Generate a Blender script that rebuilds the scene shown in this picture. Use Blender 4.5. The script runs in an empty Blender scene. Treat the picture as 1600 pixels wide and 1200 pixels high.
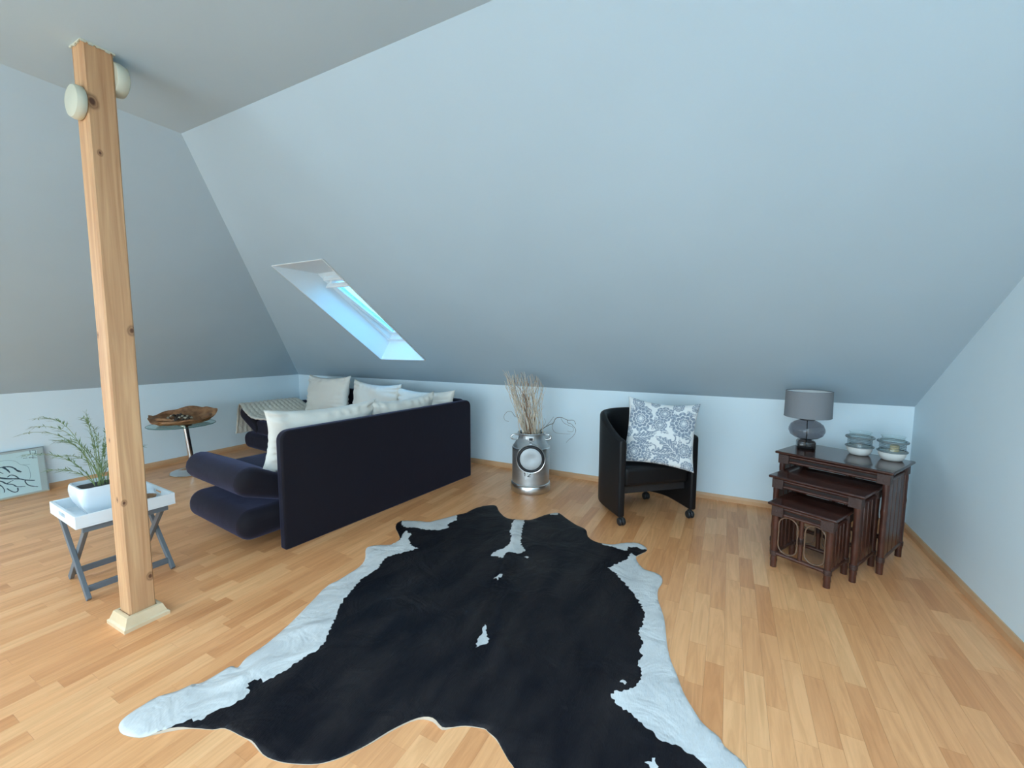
import bpy, bmesh, math, random
from mathutils import Vector, Matrix, noise
from mathutils.geometry import delaunay_2d_cdt
random.seed(7)
PI = math.pi
S = bpy.context.scene
C = S.collection

# ------------------------------------------------------------------ camera, sky, exposure
CAM = Vector((0, 0, 1.3))
PITCH, YAW, ROLL, FPX = 0.0920, 0.4763, 0.0031, 658.08
fwd = Vector((-math.sin(YAW)*math.cos(PITCH), math.cos(YAW)*math.cos(PITCH), -math.sin(PITCH)))
rt0 = Vector((math.cos(YAW), math.sin(YAW), 0)); up0 = rt0.cross(fwd)
rt = rt0*math.cos(ROLL)+up0*math.sin(ROLL); up = rt.cross(fwd)
cam = bpy.data.cameras.new('camera'); camo = bpy.data.objects.new('camera', cam); C.objects.link(camo)
cam.sensor_fit = 'HORIZONTAL'; cam.sensor_width = 36; cam.lens = FPX*36/1600; cam.clip_start = 0.02
camo.matrix_world = Matrix.Translation(CAM) @ Matrix((rt, up, -fwd)).transposed().to_4x4()
S.camera = camo

w = bpy.data.worlds.new('sky'); S.world = w; w.use_nodes = True
wn, wl = w.node_tree.nodes, w.node_tree.links
bg = wn['Background']; bg.inputs[1].default_value = 6.0
tcw = wn.new('ShaderNodeTexCoord'); sx = wn.new('ShaderNodeSeparateXYZ'); rw_ = wn.new('ShaderNodeValToRGB')      # whitish horizon, bluer zenith
wl.new(tcw.outputs['Generated'], sx.inputs[0]); wl.new(sx.outputs['Z'], rw_.inputs['Fac']); wl.new(rw_.outputs[0], bg.inputs[0])
e_ = rw_.color_ramp.elements; e_[0].position = 0; e_[0].color = (.84, .93, 1.0, 1); e_[1].position = 1; e_[1].color = (.66, .98, 1.34, 1)
x_ = e_.new(.35); x_.color = (.76, .90, 1.0, 1)
w.cycles.sampling_method = 'MANUAL'; w.cycles.sample_map_resolution = 64

def portal(name, loc, direction, sx, sy):
    l = bpy.data.lights.new(name, 'AREA'); l.shape = 'RECTANGLE'; l.size = sx; l.size_y = sy
    l.cycles.is_portal = True
    o = bpy.data.objects.new(name, l); C.objects.link(o); o.location = loc
    o.rotation_euler = Vector(direction).to_track_quat('-Z', 'Y').to_euler()
    return o

S.view_settings.view_transform = 'Standard'; S.view_settings.look = 'None'
S.view_settings.gamma = 1; S.view_settings.use_curve_mapping = False
S.view_settings.exposure = 0.76
S.cycles.use_denoising = True
S.cycles.max_bounces = 14; S.cycles.diffuse_bounces = 8; S.cycles.transparent_max_bounces = 16
S.cycles.caustics_reflective = False; S.cycles.caustics_refractive = False
S.cycles.sample_clamp_indirect = 6

# ------------------------------------------------------------------ room numbers
XL, XR, YB, YF = -5.386, 1.164, 3.881, -3.80
KN, H, AN = 0.88, 2.531, 0.590           # knee wall height, flat ceiling, roof pitch
CA, SA, TA = math.cos(AN), math.sin(AN), math.tan(AN)

# ------------------------------------------------------------------ materials
def new_mat(name):
    m = bpy.data.materials.new(name); m.use_nodes = True
    nt = m.node_tree; return m, nt, nt.nodes, nt.links, nt.nodes['Principled BSDF']

def mat(name, col, rough=.5, metal=0, sheen=0, sheen_tint=(1, 1, 1), spec=.5, trans=0, alpha=1, coat=0, bump=None, var=None, ior=1.45):
    m, nt, N, L, b = new_mat(name)
    b.inputs['Base Color'].default_value = (*col, 1); b.inputs['Roughness'].default_value = rough
    b.inputs['Metallic'].default_value = metal; b.inputs['Specular IOR Level'].default_value = spec
    b.inputs['Transmission Weight'].default_value = trans; b.inputs['Alpha'].default_value = alpha
    b.inputs['Coat Weight'].default_value = coat; b.inputs['IOR'].default_value = ior
    if sheen:
        b.inputs['Sheen Weight'].default_value = sheen; b.inputs['Sheen Tint'].default_value = (*sheen_tint, 1)
        b.inputs['Sheen Roughness'].default_value = .45
    if bump or var:
        tc = N.new('ShaderNodeTexCoord')
    if bump:
        sc, st = bump
        n = N.new('ShaderNodeTexNoise'); n.inputs['Scale'].default_value = sc; n.inputs['Detail'].default_value = 4
        bp = N.new('ShaderNodeBump'); bp.inputs['Strength'].default_value = st; bp.inputs['Distance'].default_value = .01
        L.new(tc.outputs['Object'], n.inputs['Vector']); L.new(n.outputs['Fac'], bp.inputs['Height']); L.new(bp.outputs['Normal'], b.inputs['Normal'])
    if var:
        sc, c2, stretch = var
        mp = N.new('ShaderNodeMapping'); mp.inputs['Scale'].default_value = stretch
        n = N.new('ShaderNodeTexNoise'); n.inputs['Scale'].default_value = sc; n.inputs['Detail'].default_value = 5; n.inputs['Roughness'].default_value = .6
        r = N.new('ShaderNodeValToRGB'); r.color_ramp.elements[0].position = .35; r.color_ramp.elements[1].position = .65
        r.color_ramp.elements[0].color = (*col, 1); r.color_ramp.elements[1].color = (*c2, 1)
        L.new(tc.outputs['Object'], mp.inputs['Vector']); L.new(mp.outputs['Vector'], n.inputs['Vector'])
        L.new(n.outputs['Fac'], r.inputs['Fac']); L.new(r.outputs['Color'], b.inputs['Base Color'])
    return m

def thin_glass(name, tint, refl=.12):
    m, nt, N, L, b = new_mat(name); N.remove(b)
    t = N.new('ShaderNodeBsdfTransparent'); t.inputs[0].default_value = (*tint, 1)
    g = N.new('ShaderNodeBsdfGlossy'); g.inputs['Roughness'].default_value = .03
    f = N.new('ShaderNodeFresnel'); f.inputs[0].default_value = 1.5; gm = N.new('ShaderNodeNewGeometry')
    iv = N.new('ShaderNodeMath'); iv.operation = 'SUBTRACT'; iv.inputs[0].default_value = 1; L.new(gm.outputs['Backfacing'], iv.inputs[1])
    ml = N.new('ShaderNodeMath'); ml.operation = 'MULTIPLY'; L.new(f.outputs[0], ml.inputs[0]); L.new(iv.outputs[0], ml.inputs[1])
    mx = N.new('ShaderNodeMixShader'); L.new(ml.outputs[0], mx.inputs[0]); L.new(t.outputs[0], mx.inputs[1]); L.new(g.outputs[0], mx.inputs[2])
    L.new(mx.outputs[0], N['Material Output'].inputs[0]); return m

def floor_mat(name, island):
    m, nt, N, L, b = new_mat(name)
    if island: rnd = N.new('ShaderNodeNewGeometry').outputs['Random Per Island']
    else: rnd = N.new('ShaderNodeObjectInfo').outputs['Random']
    pos = N.new('ShaderNodeNewGeometry').outputs['Position']
    off = N.new('ShaderNodeVectorMath'); off.operation = 'SCALE'; off.inputs[0].default_value = (17, 31, 5); L.new(rnd, off.inputs['Scale'])
    add = N.new('ShaderNodeVectorMath'); L.new(pos, add.inputs[0]); L.new(off.outputs[0], add.inputs[1])
    mp = N.new('ShaderNodeMapping'); mp.inputs['Scale'].default_value = (14, 1.1, 1); L.new(add.outputs[0], mp.inputs['Vector'])
    n1 = N.new('ShaderNodeTexNoise'); n1.inputs['Scale'].default_value = 2.2; n1.inputs['Detail'].default_value = 6; n1.inputs['Roughness'].default_value = .62; n1.inputs['Distortion'].default_value = 1.3
    L.new(mp.outputs[0], n1.inputs['Vector'])
    rp = N.new('ShaderNodeValToRGB'); e = rp.color_ramp.elements
    e[0].position = 0; e[0].color = (.670, .282, .108, 1); e[1].position = 1; e[1].color = (.860, .448, .205, 1)
    for p_, c_ in ((.25, (.745, .338, .140, 1)), (.55, (.790, .370, .155, 1)), (.8, (.835, .406, .177, 1))):
        x = e.new(p_); x.color = c_
    L.new(rnd, rp.inputs['Fac'])
    gr = N.new('ShaderNodeValToRGB'); g = gr.color_ramp.elements
    g[0].position = .3; g[0].color = (.80, .72, .64, 1); g[1].position = .62; g[1].color = (1.04, 1.04, 1.04, 1)
    L.new(n1.outputs['Fac'], gr.inputs['Fac'])
    mx = N.new('ShaderNodeMix'); mx.data_type = 'RGBA'; mx.blend_type = 'MULTIPLY'; mx.inputs[0].default_value = .75
    L.new(rp.outputs[0], mx.inputs[6]); L.new(gr.outputs[0], mx.inputs[7])
    L.new(mx.outputs[2], b.inputs['Base Color'])
    b.inputs['Roughness'].default_value = .34; b.inputs['Specular IOR Level'].default_value = .45
    return m

def wall_mat(name, col):
    m, nt, N, L, b = new_mat(name)
    b.inputs['Base Color'].default_value = (*col, 1); b.inputs['Roughness'].default_value = .85; b.inputs['Specular IOR Level'].default_value = .2
    tc = N.new('ShaderNodeNewGeometry')
    n = N.new('ShaderNodeTexNoise'); n.inputs['Scale'].default_value = 160; n.inputs['Detail'].default_value = 3
    n2 = N.new('ShaderNodeTexNoise'); n2.inputs['Scale'].default_value = 1.4; n2.inputs['Detail'].default_value = 3
    L.new(tc.outputs['Position'], n.inputs['Vector']); L.new(tc.outputs['Position'], n2.inputs['Vector'])
    bp = N.new('ShaderNodeBump'); bp.inputs['Strength'].default_value = .12; bp.inputs['Distance'].default_value = .002
    L.new(n.outputs['Fac'], bp.inputs['Height']); L.new(bp.outputs[0], b.inputs['Normal'])
    r = N.new('ShaderNodeValToRGB'); r.color_ramp.elements[0].color = (*[c*.965 for c in col], 1); r.color_ramp.elements[1].color = (*col, 1)
    r.color_ramp.elements[0].position = .35; r.color_ramp.elements[1].position = .7
    L.new(n2.outputs['Fac'], r.inputs['Fac']); L.new(r.outputs[0], b.inputs['Base Color'])
    return m

def timber_mat(name, knots):
    """pine with grain along z; knots = list of (x, y, z, radius) in object space"""
    m, nt, N, L, b = new_mat(name)
    tc = N.new('ShaderNodeTexCoord'); obj_ = tc.outputs['Object']
    mp = N.new('ShaderNodeMapping'); mp.inputs['Scale'].default_value = (26, 26, 1.0); L.new(obj_, mp.inputs['Vector'])
    n = N.new('ShaderNodeTexNoise'); n.inputs['Scale'].default_value = 1.6; n.inputs['Detail'].default_value = 6; n.inputs['Distortion'].default_value = .9; L.new(mp.outputs[0], n.inputs['Vector'])
    r = N.new('ShaderNodeValToRGB'); e = r.color_ramp.elements
    e[0].position = .30; e[0].color = (.42, .215, .10, 1); e[1].position = .70; e[1].color = (.62, .375, .195, 1)
    L.new(n.outputs['Fac'], r.inputs['Fac']); col = r.outputs[0]
    nz = N.new('ShaderNodeTexNoise'); nz.inputs['Scale'].default_value = 30; L.new(obj_, nz.inputs['Vector'])
    for (x, y, z, rad) in knots:
        s = N.new('ShaderNodeVectorMath'); s.operation = 'SUBTRACT'; s.inputs[1].default_value = (x, y, z); L.new(obj_, s.inputs[0])
        sc = N.new('ShaderNodeVectorMath'); sc.operation = 'MULTIPLY'; sc.inputs[1].default_value = (1/rad, 1/rad, .7/rad); L.new(s.outputs[0], sc.inputs[0])
        ln = N.new('ShaderNodeVectorMath'); ln.operation = 'LENGTH'; L.new(sc.outputs[0], ln.inputs[0])
        a = N.new('ShaderNodeMath'); a.operation = 'MULTIPLY_ADD'; a.inputs[1].default_value = .6; L.new(nz.outputs['Fac'], a.inputs[0]); L.new(ln.outputs['Value'], a.inputs[2])
        k = N.new('ShaderNodeValToRGB'); q = k.color_ramp.elements
        q[0].position = .38; q[0].color = (1, 1, 1, 1); q[1].position = 1.0; q[1].color = (0, 0, 0, 1)
        x_ = q.new(.60); x_.color = (.35, .35, .35, 1); x_ = q.new(.72); x_.color = (.6, .6, .6, 1)
        dv = N.new('ShaderNodeMath'); dv.operation = 'DIVIDE'; dv.inputs[1].default_value = 1.6; L.new(a.outputs[0], dv.inputs[0]); L.new(dv.outputs[0], k.inputs['Fac'])
        mx = N.new('ShaderNodeMix'); mx.data_type = 'RGBA'; mx.inputs[7].default_value = (.10, .035, .012, 1)
        L.new(k.outputs[0], mx.inputs[0]); L.new(col, mx.inputs[6]); col = mx.outputs[2]
    L.new(col, b.inputs['Base Color']); b.inputs['Roughness'].default_value = .62
    bp = N.new('ShaderNodeBump'); bp.inputs['Strength'].default_value = .25; bp.inputs['Distance'].default_value = .003
    L.new(n.outputs['Fac'], bp.inputs['Height']); L.new(bp.outputs[0], b.inputs['Normal'])
    return m

def attr_mat(name, rough=.8, attr='Col', sheen=0):
    m, nt, N, L, b = new_mat(name)
    a = N.new('ShaderNodeAttribute'); a.attribute_name = attr; L.new(a.outputs['Color'], b.inputs['Base Color'])
    b.inputs['Roughness'].default_value = rough; b.inputs['Specular IOR Level'].default_value = .25
    if sheen: b.inputs['Sheen Weight'].default_value = sheen
    return m

def hide_mat(name, col, col2, spec):
    m, nt, N, L, b = new_mat(name)
    g = N.new('ShaderNodeNewGeometry')
    mp = N.new('ShaderNodeMapping'); mp.inputs['Scale'].default_value = (9, 3.2, 1); mp.inputs['Rotation'].default_value = (0, 0, .35); L.new(g.outputs['Position'], mp.inputs['Vector'])
    n = N.new('ShaderNodeTexNoise'); n.inputs['Scale'].default_value = 1; n.inputs['Detail'].default_value = 4; L.new(mp.outputs[0], n.inputs['Vector'])
    r = N.new('ShaderNodeValToRGB'); r.color_ramp.elements[0].position = .38; r.color_ramp.elements[1].position = .68
    r.color_ramp.elements[0].color = (*col, 1); r.color_ramp.elements[1].color = (*col2, 1)
    L.new(n.outputs['Fac'], r.inputs['Fac']); L.new(r.outputs[0], b.inputs['Base Color'])
    mp2 = N.new('ShaderNodeMapping'); mp2.inputs['Scale'].default_value = (260, 60, 60); mp2.inputs['Rotation'].default_value = (0, 0, .35); L.new(g.outputs['Position'], mp2.inputs['Vector'])
    n2 = N.new('ShaderNodeTexNoise'); n2.inputs['Scale'].default_value = 1; n2.inputs['Detail'].default_value = 3; L.new(mp2.outputs[0], n2.inputs['Vector'])
    bp = N.new('ShaderNodeBump'); bp.inputs['Strength'].default_value = .5; bp.inputs['Distance'].default_value = .004
    L.new(n2.outputs['Fac'], bp.inputs['Height'])
    n3 = N.new('ShaderNodeTexNoise'); n3.inputs['Scale'].default_value = 5.5; n3.inputs['Detail'].default_value = 3; n3.inputs['Distortion'].default_value = 1.2; L.new(g.outputs['Position'], n3.inputs['Vector'])
    bp3 = N.new('ShaderNodeBump'); bp3.inputs['Strength'].default_value = .55; bp3.inputs['Distance'].default_value = .03; L.new(n3.outputs['Fac'], bp3.inputs['Height']); L.new(bp3.outputs[0], bp.inputs['Normal'])
    L.new(bp.outputs[0], b.inputs['Normal'])
    b.inputs['Roughness'].default_value = .5; b.inputs['Specular IOR Level'].default_value = spec
    return m

M = {
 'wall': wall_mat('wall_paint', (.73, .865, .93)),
 'slope': wall_mat('shaded_wall_paint', (.44, .575, .665)),  # wall paint darkened: shade on slopes and ceiling is put into the colour
 'floor_o': floor_mat('maple_strip', False), 'floor_s': floor_mat('maple_strips', True),
 'gap': mat('joint', (.30, .18, .09), .8),
 'maple': mat('maple_trim', (.55, .31, .155), .45, var=(3, (.66, .40, .215), (1.2, 1.2, 1.2))),
 'pale_wood': mat('pale_moulding', (.62, .47, .29), .5, var=(6, (.70, .55, .36), (1, 1, 1))),
 'timber': timber_mat('pine_timber', [(.0, .018, 2.30, .020), (.0, .03, 2.10, .009), (.0, .090, 1.36, .016), (-.085, .0, 1.34, .010), (-.03, .0, .60, .009), (0, .012, .585, .010), (.0, .085, .205, .014), (-.06, 0, .87, .007)]),
 'cream_plastic': mat('cream_plastic', (.52, .53, .43), .45),
 'white_paint': mat('white_lacquer', (.74, .79, .82), .35),
 'window_white': mat('window_white', (.78, .84, .86), .4),
 'pane': thin_glass('window_pane', (.93, .98, 1.0)), 'dimming_pane': thin_glass('blue_light_dimming_pane', (.29, .49, .60)),  # blue tint of the second pane is added to dim and cool the skylight
 'velvet': mat('navy_velvet', (.0085, .007, .010), .75, sheen=.25, sheen_tint=(.42, .44, .80), spec=.2, bump=(9, .30)),
 'chrome': mat('chrome', (.62, .63, .64), .14, metal=1),
 'black_metal': mat('black_metal', (.02, .02, .022), .4),
 'cream_cloth': mat('cream_cotton', (.72, .70, .635), .9, sheen=.2, bump=(60, .15)),
 'knit': mat('cream_knit', (.66, .62, .53), .95, sheen=.3, bump=(90, .5)),
 'leather': mat('black_leatherette', (.006, .006, .007), .45, spec=.35, bump=(140, .08)),
 'rubber': mat('black_rubber', (.015, .016, .018), .5),
 'grey_paint': mat('grey_lacquer', (.125, .145, .165), .5),
 'ceramic': mat('white_ceramic', (.72, .77, .81), .12, coat=.5),
 'soil': mat('dark_soil', (.05, .045, .045), .95, bump=(80, .8)),
 'stem_green': mat('green_stem', (.16, .22, .075), .6), 'leaf_green': mat('fern_leaf', (.085, .155, .055), .6, var=(9, (.15, .24, .09), (1, 1, 1))),
 'zinc': mat('aluminium_can', (.56, .57, .57), .42, metal=.9, bump=(25, .15), var=(4, (.46, .47, .47), (1, 1, 3))),
 'zinc_light': mat('polished_aluminium', (.66, .67, .67), .28, metal=1, bump=(30, .12)),
 'zinc_dish': mat('dull_aluminium', (.52, .55, .56), .6, metal=.35, bump=(18, .35)),
 'mark': mat('dark_stamp', (.05, .05, .055), .7),
 'twig': mat('bleached_twig', (.50, .40, .29), .85, var=(14, (.74, .66, .54), (1, 1, 1))),
 'twig_brown': mat('brown_twig', (.27, .15, .085), .85), 'twig_dark': mat('grey_twig', (.14, .13, .11), .85),
 'rosewood': mat('dark_rosewood', (.034, .0105, .0075), .22, coat=.25, var=(4, (.056, .018, .012), (9, 1.2, 9))),
 'cane': mat('dark_stained_cane', (.044, .014, .0095), .3, coat=.2, var=(7, (.085, .029, .018), (3, 3, 1.5))),
 'cane_hoop': mat('rattan_hoop', (.16, .095, .06), .4),
 'binding': mat('cane_binding', (.052, .026, .021), .42, bump=(120, .4)),
 'shade': mat('grey_shade', (.20, .215, .235), .85, bump=(220, .15)), 'shade_in': mat('shade_lining', (.72, .74, .74), .8),
 'smoke_glass': thin_glass('smoked_glass', (.56, .54, .56)), 'smoke_dark': thin_glass('dark_smoked_glass', (.34, .30, .29)),
 'clear_glass': thin_glass('clear_glass', (.95, .975, .97)), 'ring_glass': mat('grey_glass_ring', (.16, .20, .21), .12),
 'grey_glass': thin_glass('ribbed_grey_glass', (.80, .84, .85)),
 'sand': mat('white_sand', (.72, .73, .70), .7), 'candle': mat('pale_candle', (.75, .62, .34), .6),
 'table_glass': thin_glass('table_glass', (.72, .86, .84)),
 'root': mat('root_wood', (.15, .058, .022), .6, var=(5, (.36, .185, .088), (1, 3.5, 5)), bump=(22, .6)),
 'nut_dark': mat('dark_pod', (.06, .045, .035), .7), 'nut_pale': mat('pale_pod', (.42, .36, .27), .7),
 'paper': mat('drawing_paper', (.70, .80, .82), .8), 'mount': mat('picture_mount', (.53, .55, .55), .8), 'ink': mat('grey_ink', (.055, .09, .12), .9),
 'ink_pale': mat('pale_ink', (.33, .44, .48), .9),
 'frame_grey': mat('thin_picture_frame', (.26, .30, .31), .4), 'frame_wood': mat('frame_bottom_wood', (.52, .43, .31), .5),
 'pic_glass': thin_glass('picture_glass', (.96, 1.0, 1.0)),
 'hide_black': hide_mat('black_hide', (.0055, .005, .0075), (.018, .0145, .015), .14), 'hide_white': hide_mat('white_hide', (.565, .545, .52), (.66, .635, .60), .12), 'hide_edge': mat('hide_edge', (.50, .43, .34), .8),
 'damask': attr_mat('damask_cloth', .9, sheen=.15),
 'apron': mat('slot_shade_panel', (.012, .0045, .0035), .5),  # blackened panel: shade of the slot between the rails, put into the colour
 'mesh_cord': mat('black_cord', (.01, .01, .01), .5),
 'brown_disc': mat('brown_wood_disc', (.22, .105, .05), .6, var=(8, (.45, .27, .15), (1, 1, 1))),
 'white_pebble': mat('white_shell', (.75, .80, .82), .4),
}

# ------------------------------------------------------------------ building blocks
def tag(o, label=None, cat=None, group=None, kind=None):
    if label: o['label'] = label
    if cat: o['category'] = cat
    if group: o['group'] = group
    if kind: o['kind'] = kind
    return o

def empty(name, loc=(0, 0, 0), rz=0, label=None, cat=None, group=None, kind=None, parent=None):
    o = bpy.data.objects.new(name, None); C.objects.link(o); o.location = loc; o.rotation_euler = (0, 0, rz)
    o.empty_display_size = .05
    if parent: o.parent = parent
    return tag(o, label, cat, group, kind)

def link_mesh(name, me, parent=None, loc=None):
    o = bpy.data.objects.new(name, me); C.objects.link(o)
    if parent: o.parent = parent
    if loc is not None: o.location = loc
    return o

class MB:
    def __init__(s): s.v = []; s.f = []; s.mi = []
    def add(s, vs, fs, mi=0):
        k = len(s.v); s.v += [tuple(p) for p in vs]; s.f += [tuple(i+k for i in f) for f in fs]; s.mi += [mi]*len(fs); return s
    def box(s, x0, x1, y0, y1, z0, z1, mi=0):
        return s.add([(x0,y0,z0),(x1,y0,z0),(x1,y1,z0),(x0,y1,z0),(x0,y0,z1),(x1,y0,z1),(x1,y1,z1),(x0,y1,z1)],
                     [(0,3,2,1),(4,5,6,7),(0,1,5,4),(1,2,6,5),(2,3,7,6),(3,0,4,7)], mi)
    def bar(s, a, b, w, t, side=(0, 0, 1), mi=0):
        a = Vector(a); b = Vector(b); d = (b-a).normalized(); sd = Vector(side); u = (sd-d*sd.dot(d)).normalized(); n = d.cross(u)
        vs = [p+u*(w/2*i)+n*(t/2*j) for p in (a, b) for i, j in ((-1,-1),(1,-1),(1,1),(-1,1))]
        return s.add(vs, [(0,3,2,1),(4,5,6,7),(0,1,5,4),(1,2,6,5),(2,3,7,6),(3,0,4,7)], mi)
    def tube(s, pts, r, n=8, closed=False, mi=0):
        pts = [Vector(p) for p in pts]; m = len(pts); rs = r if isinstance(r, (list, tuple)) else [r]*m
        vs = []; ref = None
        for i, p in enumerate(pts):
            if closed: d = pts[(i+1) % m]-pts[i-1]
            else: d = pts[min(i+1, m-1)]-pts[max(i-1, 0)]
            d = d.normalized() if d.length > 1e-9 else Vector((0, 0, 1))
            if ref is None:
                ref = Vector((0, 0, 1)) if abs(d.z) < .9 else Vector((1, 0, 0))
            u = (ref-d*ref.dot(d)); u = u.normalized() if u.length > 1e-6 else d.orthogonal().normalized(); ref = u; q = d.cross(u)
            vs += [p+(u*math.cos(2*PI*k/n)+q*math.sin(2*PI*k/n))*rs[i] for k in range(n)]
        fs = []
        for i in range(m if closed else m-1):
            j = (i+1) % m
            fs += [(i*n+k, i*n+(k+1) % n, j*n+(k+1) % n, j*n+k) for k in range(n)]
        if not closed: fs += [tuple(reversed(range(n))), tuple(range((m-1)*n, m*n))]
        return s.add(vs, fs, mi)
    def lathe(s, prof, n=32, cx=0, cy=0, mi=0, sq=None):
        vs = []
        for r, z in prof:
            for k in range(n):
                t = 2*PI*k/n; rr = r
                if sq: rr = r/max(abs(math.cos(t))**sq+abs(math.sin(t))**sq, 1e-6)**(1/sq)
                vs.append((cx+rr*math.cos(t), cy+rr*math.sin(t), z))
        m = len(prof); fs = [(i*n+k, i*n+(k+1) % n, (i+1)*n+(k+1) % n, (i+1)*n+k) for i in range(m-1) for k in range(n)]
        if prof[0][0] > 1e-4: fs.append(tuple(reversed(range(n))))
        if prof[-1][0] > 1e-4: fs.append(tuple(range((m-1)*n, m*n)))
        return s.add(vs, fs, mi)
    def prism(s, poly, f0, f1, mi=0):
        """poly: 2d points, f0/f1: map (u,v)->3d for both caps"""
        n = len(poly); vs = [f0(*p) for p in poly]+[f1(*p) for p in poly]
        return s.add(vs, [tuple(reversed(range(n))), tuple(range(n, 2*n))]+[(i, (i+1) % n, n+(i+1) % n, n+i) for i in range(n)], mi)
    def mesh(s, name, mats, smooth=None):
        me = bpy.data.meshes.new(name); me.from_pydata(s.v, [], s.f)
        for m_ in (mats if isinstance(mats, (list, tuple)) else [mats]): me.materials.append(m_)
        if any(s.mi): me.polygons.foreach_set('material_index', s.mi)
        bm = bmesh.new(); bm.from_mesh(me); bmesh.ops.remove_doubles(bm, verts=bm.verts, dist=1e-6); bmesh.ops.recalc_face_normals(bm, faces=bm.faces); bm.to_mesh(me); bm.free()
        if smooth is not None:
            me.polygons.foreach_set('use_smooth', [True]*len(me.polygons)); me.set_sharp_from_angle(angle=math.radians(smooth))
        return me
    def build(s, name, mats, parent=None, smooth=None, bevel=0, seg=3, loc=None):
        o = link_mesh(name, s.mesh(name, mats, smooth if smooth is not None else (35 if bevel else None)), parent, loc)
        if bevel:
            b = o.modifiers.new('bevel', 'BEVEL'); b.width = bevel; b.segments = seg; b.limit_method = 'ANGLE'; b.angle_limit = .6; b.harden_normals = False
        return o

def struct(o): o['kind'] = 'structure'; return o

def solidify(o, t, off=1):
    s = o.modifiers.new('thickness', 'SOLIDIFY'); s.thickness = t; s.offset = off; return o

def arc(cx, cy, r, a0, a1, n): return [(cx+r*math.cos(a0+(a1-a0)*i/n), cy+r*math.sin(a0+(a1-a0)*i/n)) for i in range(n+1)]

def inside(p, poly):
    x, y = p; c = False; n = len(poly)
    for i in range(n):
        x1, y1 = poly[i]; x2, y2 = poly[i-1]
        if (y1 > y) != (y2 > y) and x < (x2-x1)*(y-y1)/(y2-y1)+x1: c = not c
    return c

# ------------------------------------------------------------------ room shell
def sheet(name, polys, m, thick=.08, normal_out=None):
    mb = MB()
    for p in polys: mb.add(p, [tuple(range(len(p)))])
    me = bpy.data.meshes.new(name); me.from_pydata(mb.v, [], mb.f); me.materials.append(m)
    bm = bmesh.new(); bm.from_mesh(me); bmesh.ops.remove_doubles(bm, verts=bm.verts, dist=1e-5)
    for f in bm.faces:
        if f.normal.dot(Vector(normal_out)) < 0: f.normal_flip()
    bm.to_mesh(me); bm.free()
    o = link_mesh(name, me); solidify(o, thick, 1); return struct(o)

sTop = (H-KN)/SA
def SL(x, s, d=0):            # back slope: x, distance up the slope, depth outwards
    return (x, YB-s*CA+d*SA, KN+s*SA+d*CA)
xl = lambda s: XL+s*CA
YT = YB-sTop*CA; XT = XL+sTop*CA
sheet('wall_back', [[(XL, YB, 0), (XR, YB, 0), (XR, YB, KN), (XL, YB, KN)]], M['wall'], .1, (0, 1, 0))
sheet('wall_left', [[(XL, YF, 0), (XL, YB, 0), (XL, YB, KN), (XL, YF, KN)]], M['wall'], .1, (-1, 0, 0))
sheet('wall_right', [[(XR, YF, 0), (XR, YB, 0), (XR, YB, KN), (XR, YT, H), (XR, YF, H)]], M['wall'], .1, (1, 0, 0))
DX0, DX1, DZ0, DZ1 = -3.9, .95, .06, 1.80
sheet('wall_front', [[(XL, YF, 0), (DX0, YF, 0), (DX0, YF, H), (XT, YF, H), (XL, YF, KN)],
                     [(DX1, YF, 0), (XR, YF, 0), (XR, YF, H), (DX1, YF, H)],
                     [(DX0, YF, DZ1), (DX1, YF, DZ1), (DX1, YF, H), (DX0, YF, H)],
                     [(DX0, YF, 0), (DX1, YF, 0), (DX1, YF, DZ0), (DX0, YF, DZ0)]], M['wall'], .12, (0, -1, 0))
ROOF = [('added_roof_light', -.55, 1.05, -2.60, .45)]       # unseen flat roof lights above and behind the camera, added to brighten the room
pol = []; cx_ = XT
for n_, x0, x1, y0, y1 in ROOF:
    pol += [[(cx_, YF, H), (x0, YF, H), (x0, YT, H), (cx_, YT, H)], [(x0, YF, H), (x1, YF, H), (x1, y0, H), (x0, y0, H)], [(x0, y1, H), (x1, y1, H), (x1, YT, H), (x0, YT, H)]]; cx_ = x1
pol.append([(cx_, YF, H), (XR, YF, H), (XR, YT, H), (cx_, YT, H)])
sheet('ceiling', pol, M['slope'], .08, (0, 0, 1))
HX0, HX1 = -3.435, -2.822
s0 = (1.141-KN)/SA; s1 = (1.955-KN)/SA
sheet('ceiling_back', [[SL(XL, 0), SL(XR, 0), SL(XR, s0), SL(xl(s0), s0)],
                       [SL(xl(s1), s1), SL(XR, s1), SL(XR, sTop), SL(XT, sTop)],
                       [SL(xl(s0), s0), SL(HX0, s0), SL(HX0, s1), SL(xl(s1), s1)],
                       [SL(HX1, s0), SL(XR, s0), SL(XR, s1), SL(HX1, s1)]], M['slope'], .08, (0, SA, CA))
def SLL(y, s, d=0): return (XL+s*CA-d*SA, y, KN+s*SA+d*CA)      # left slope
WY0, WY1, ws0, ws1 = -3.1, -.15, .20, 2.0
yb_ = lambda s: YB-s*CA
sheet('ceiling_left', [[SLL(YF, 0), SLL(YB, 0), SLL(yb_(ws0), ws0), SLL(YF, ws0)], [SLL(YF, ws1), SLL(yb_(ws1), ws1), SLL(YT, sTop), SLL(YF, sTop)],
                       [SLL(YF, ws0), SLL(WY0, ws0), SLL(WY0, ws1), SLL(YF, ws1)], [SLL(WY1, ws0), SLL(yb_(ws0), ws0), SLL(yb_(ws1), ws1), SLL(WY1, ws1)]], M['slope'], .08, (-SA, 0, CA))

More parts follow.
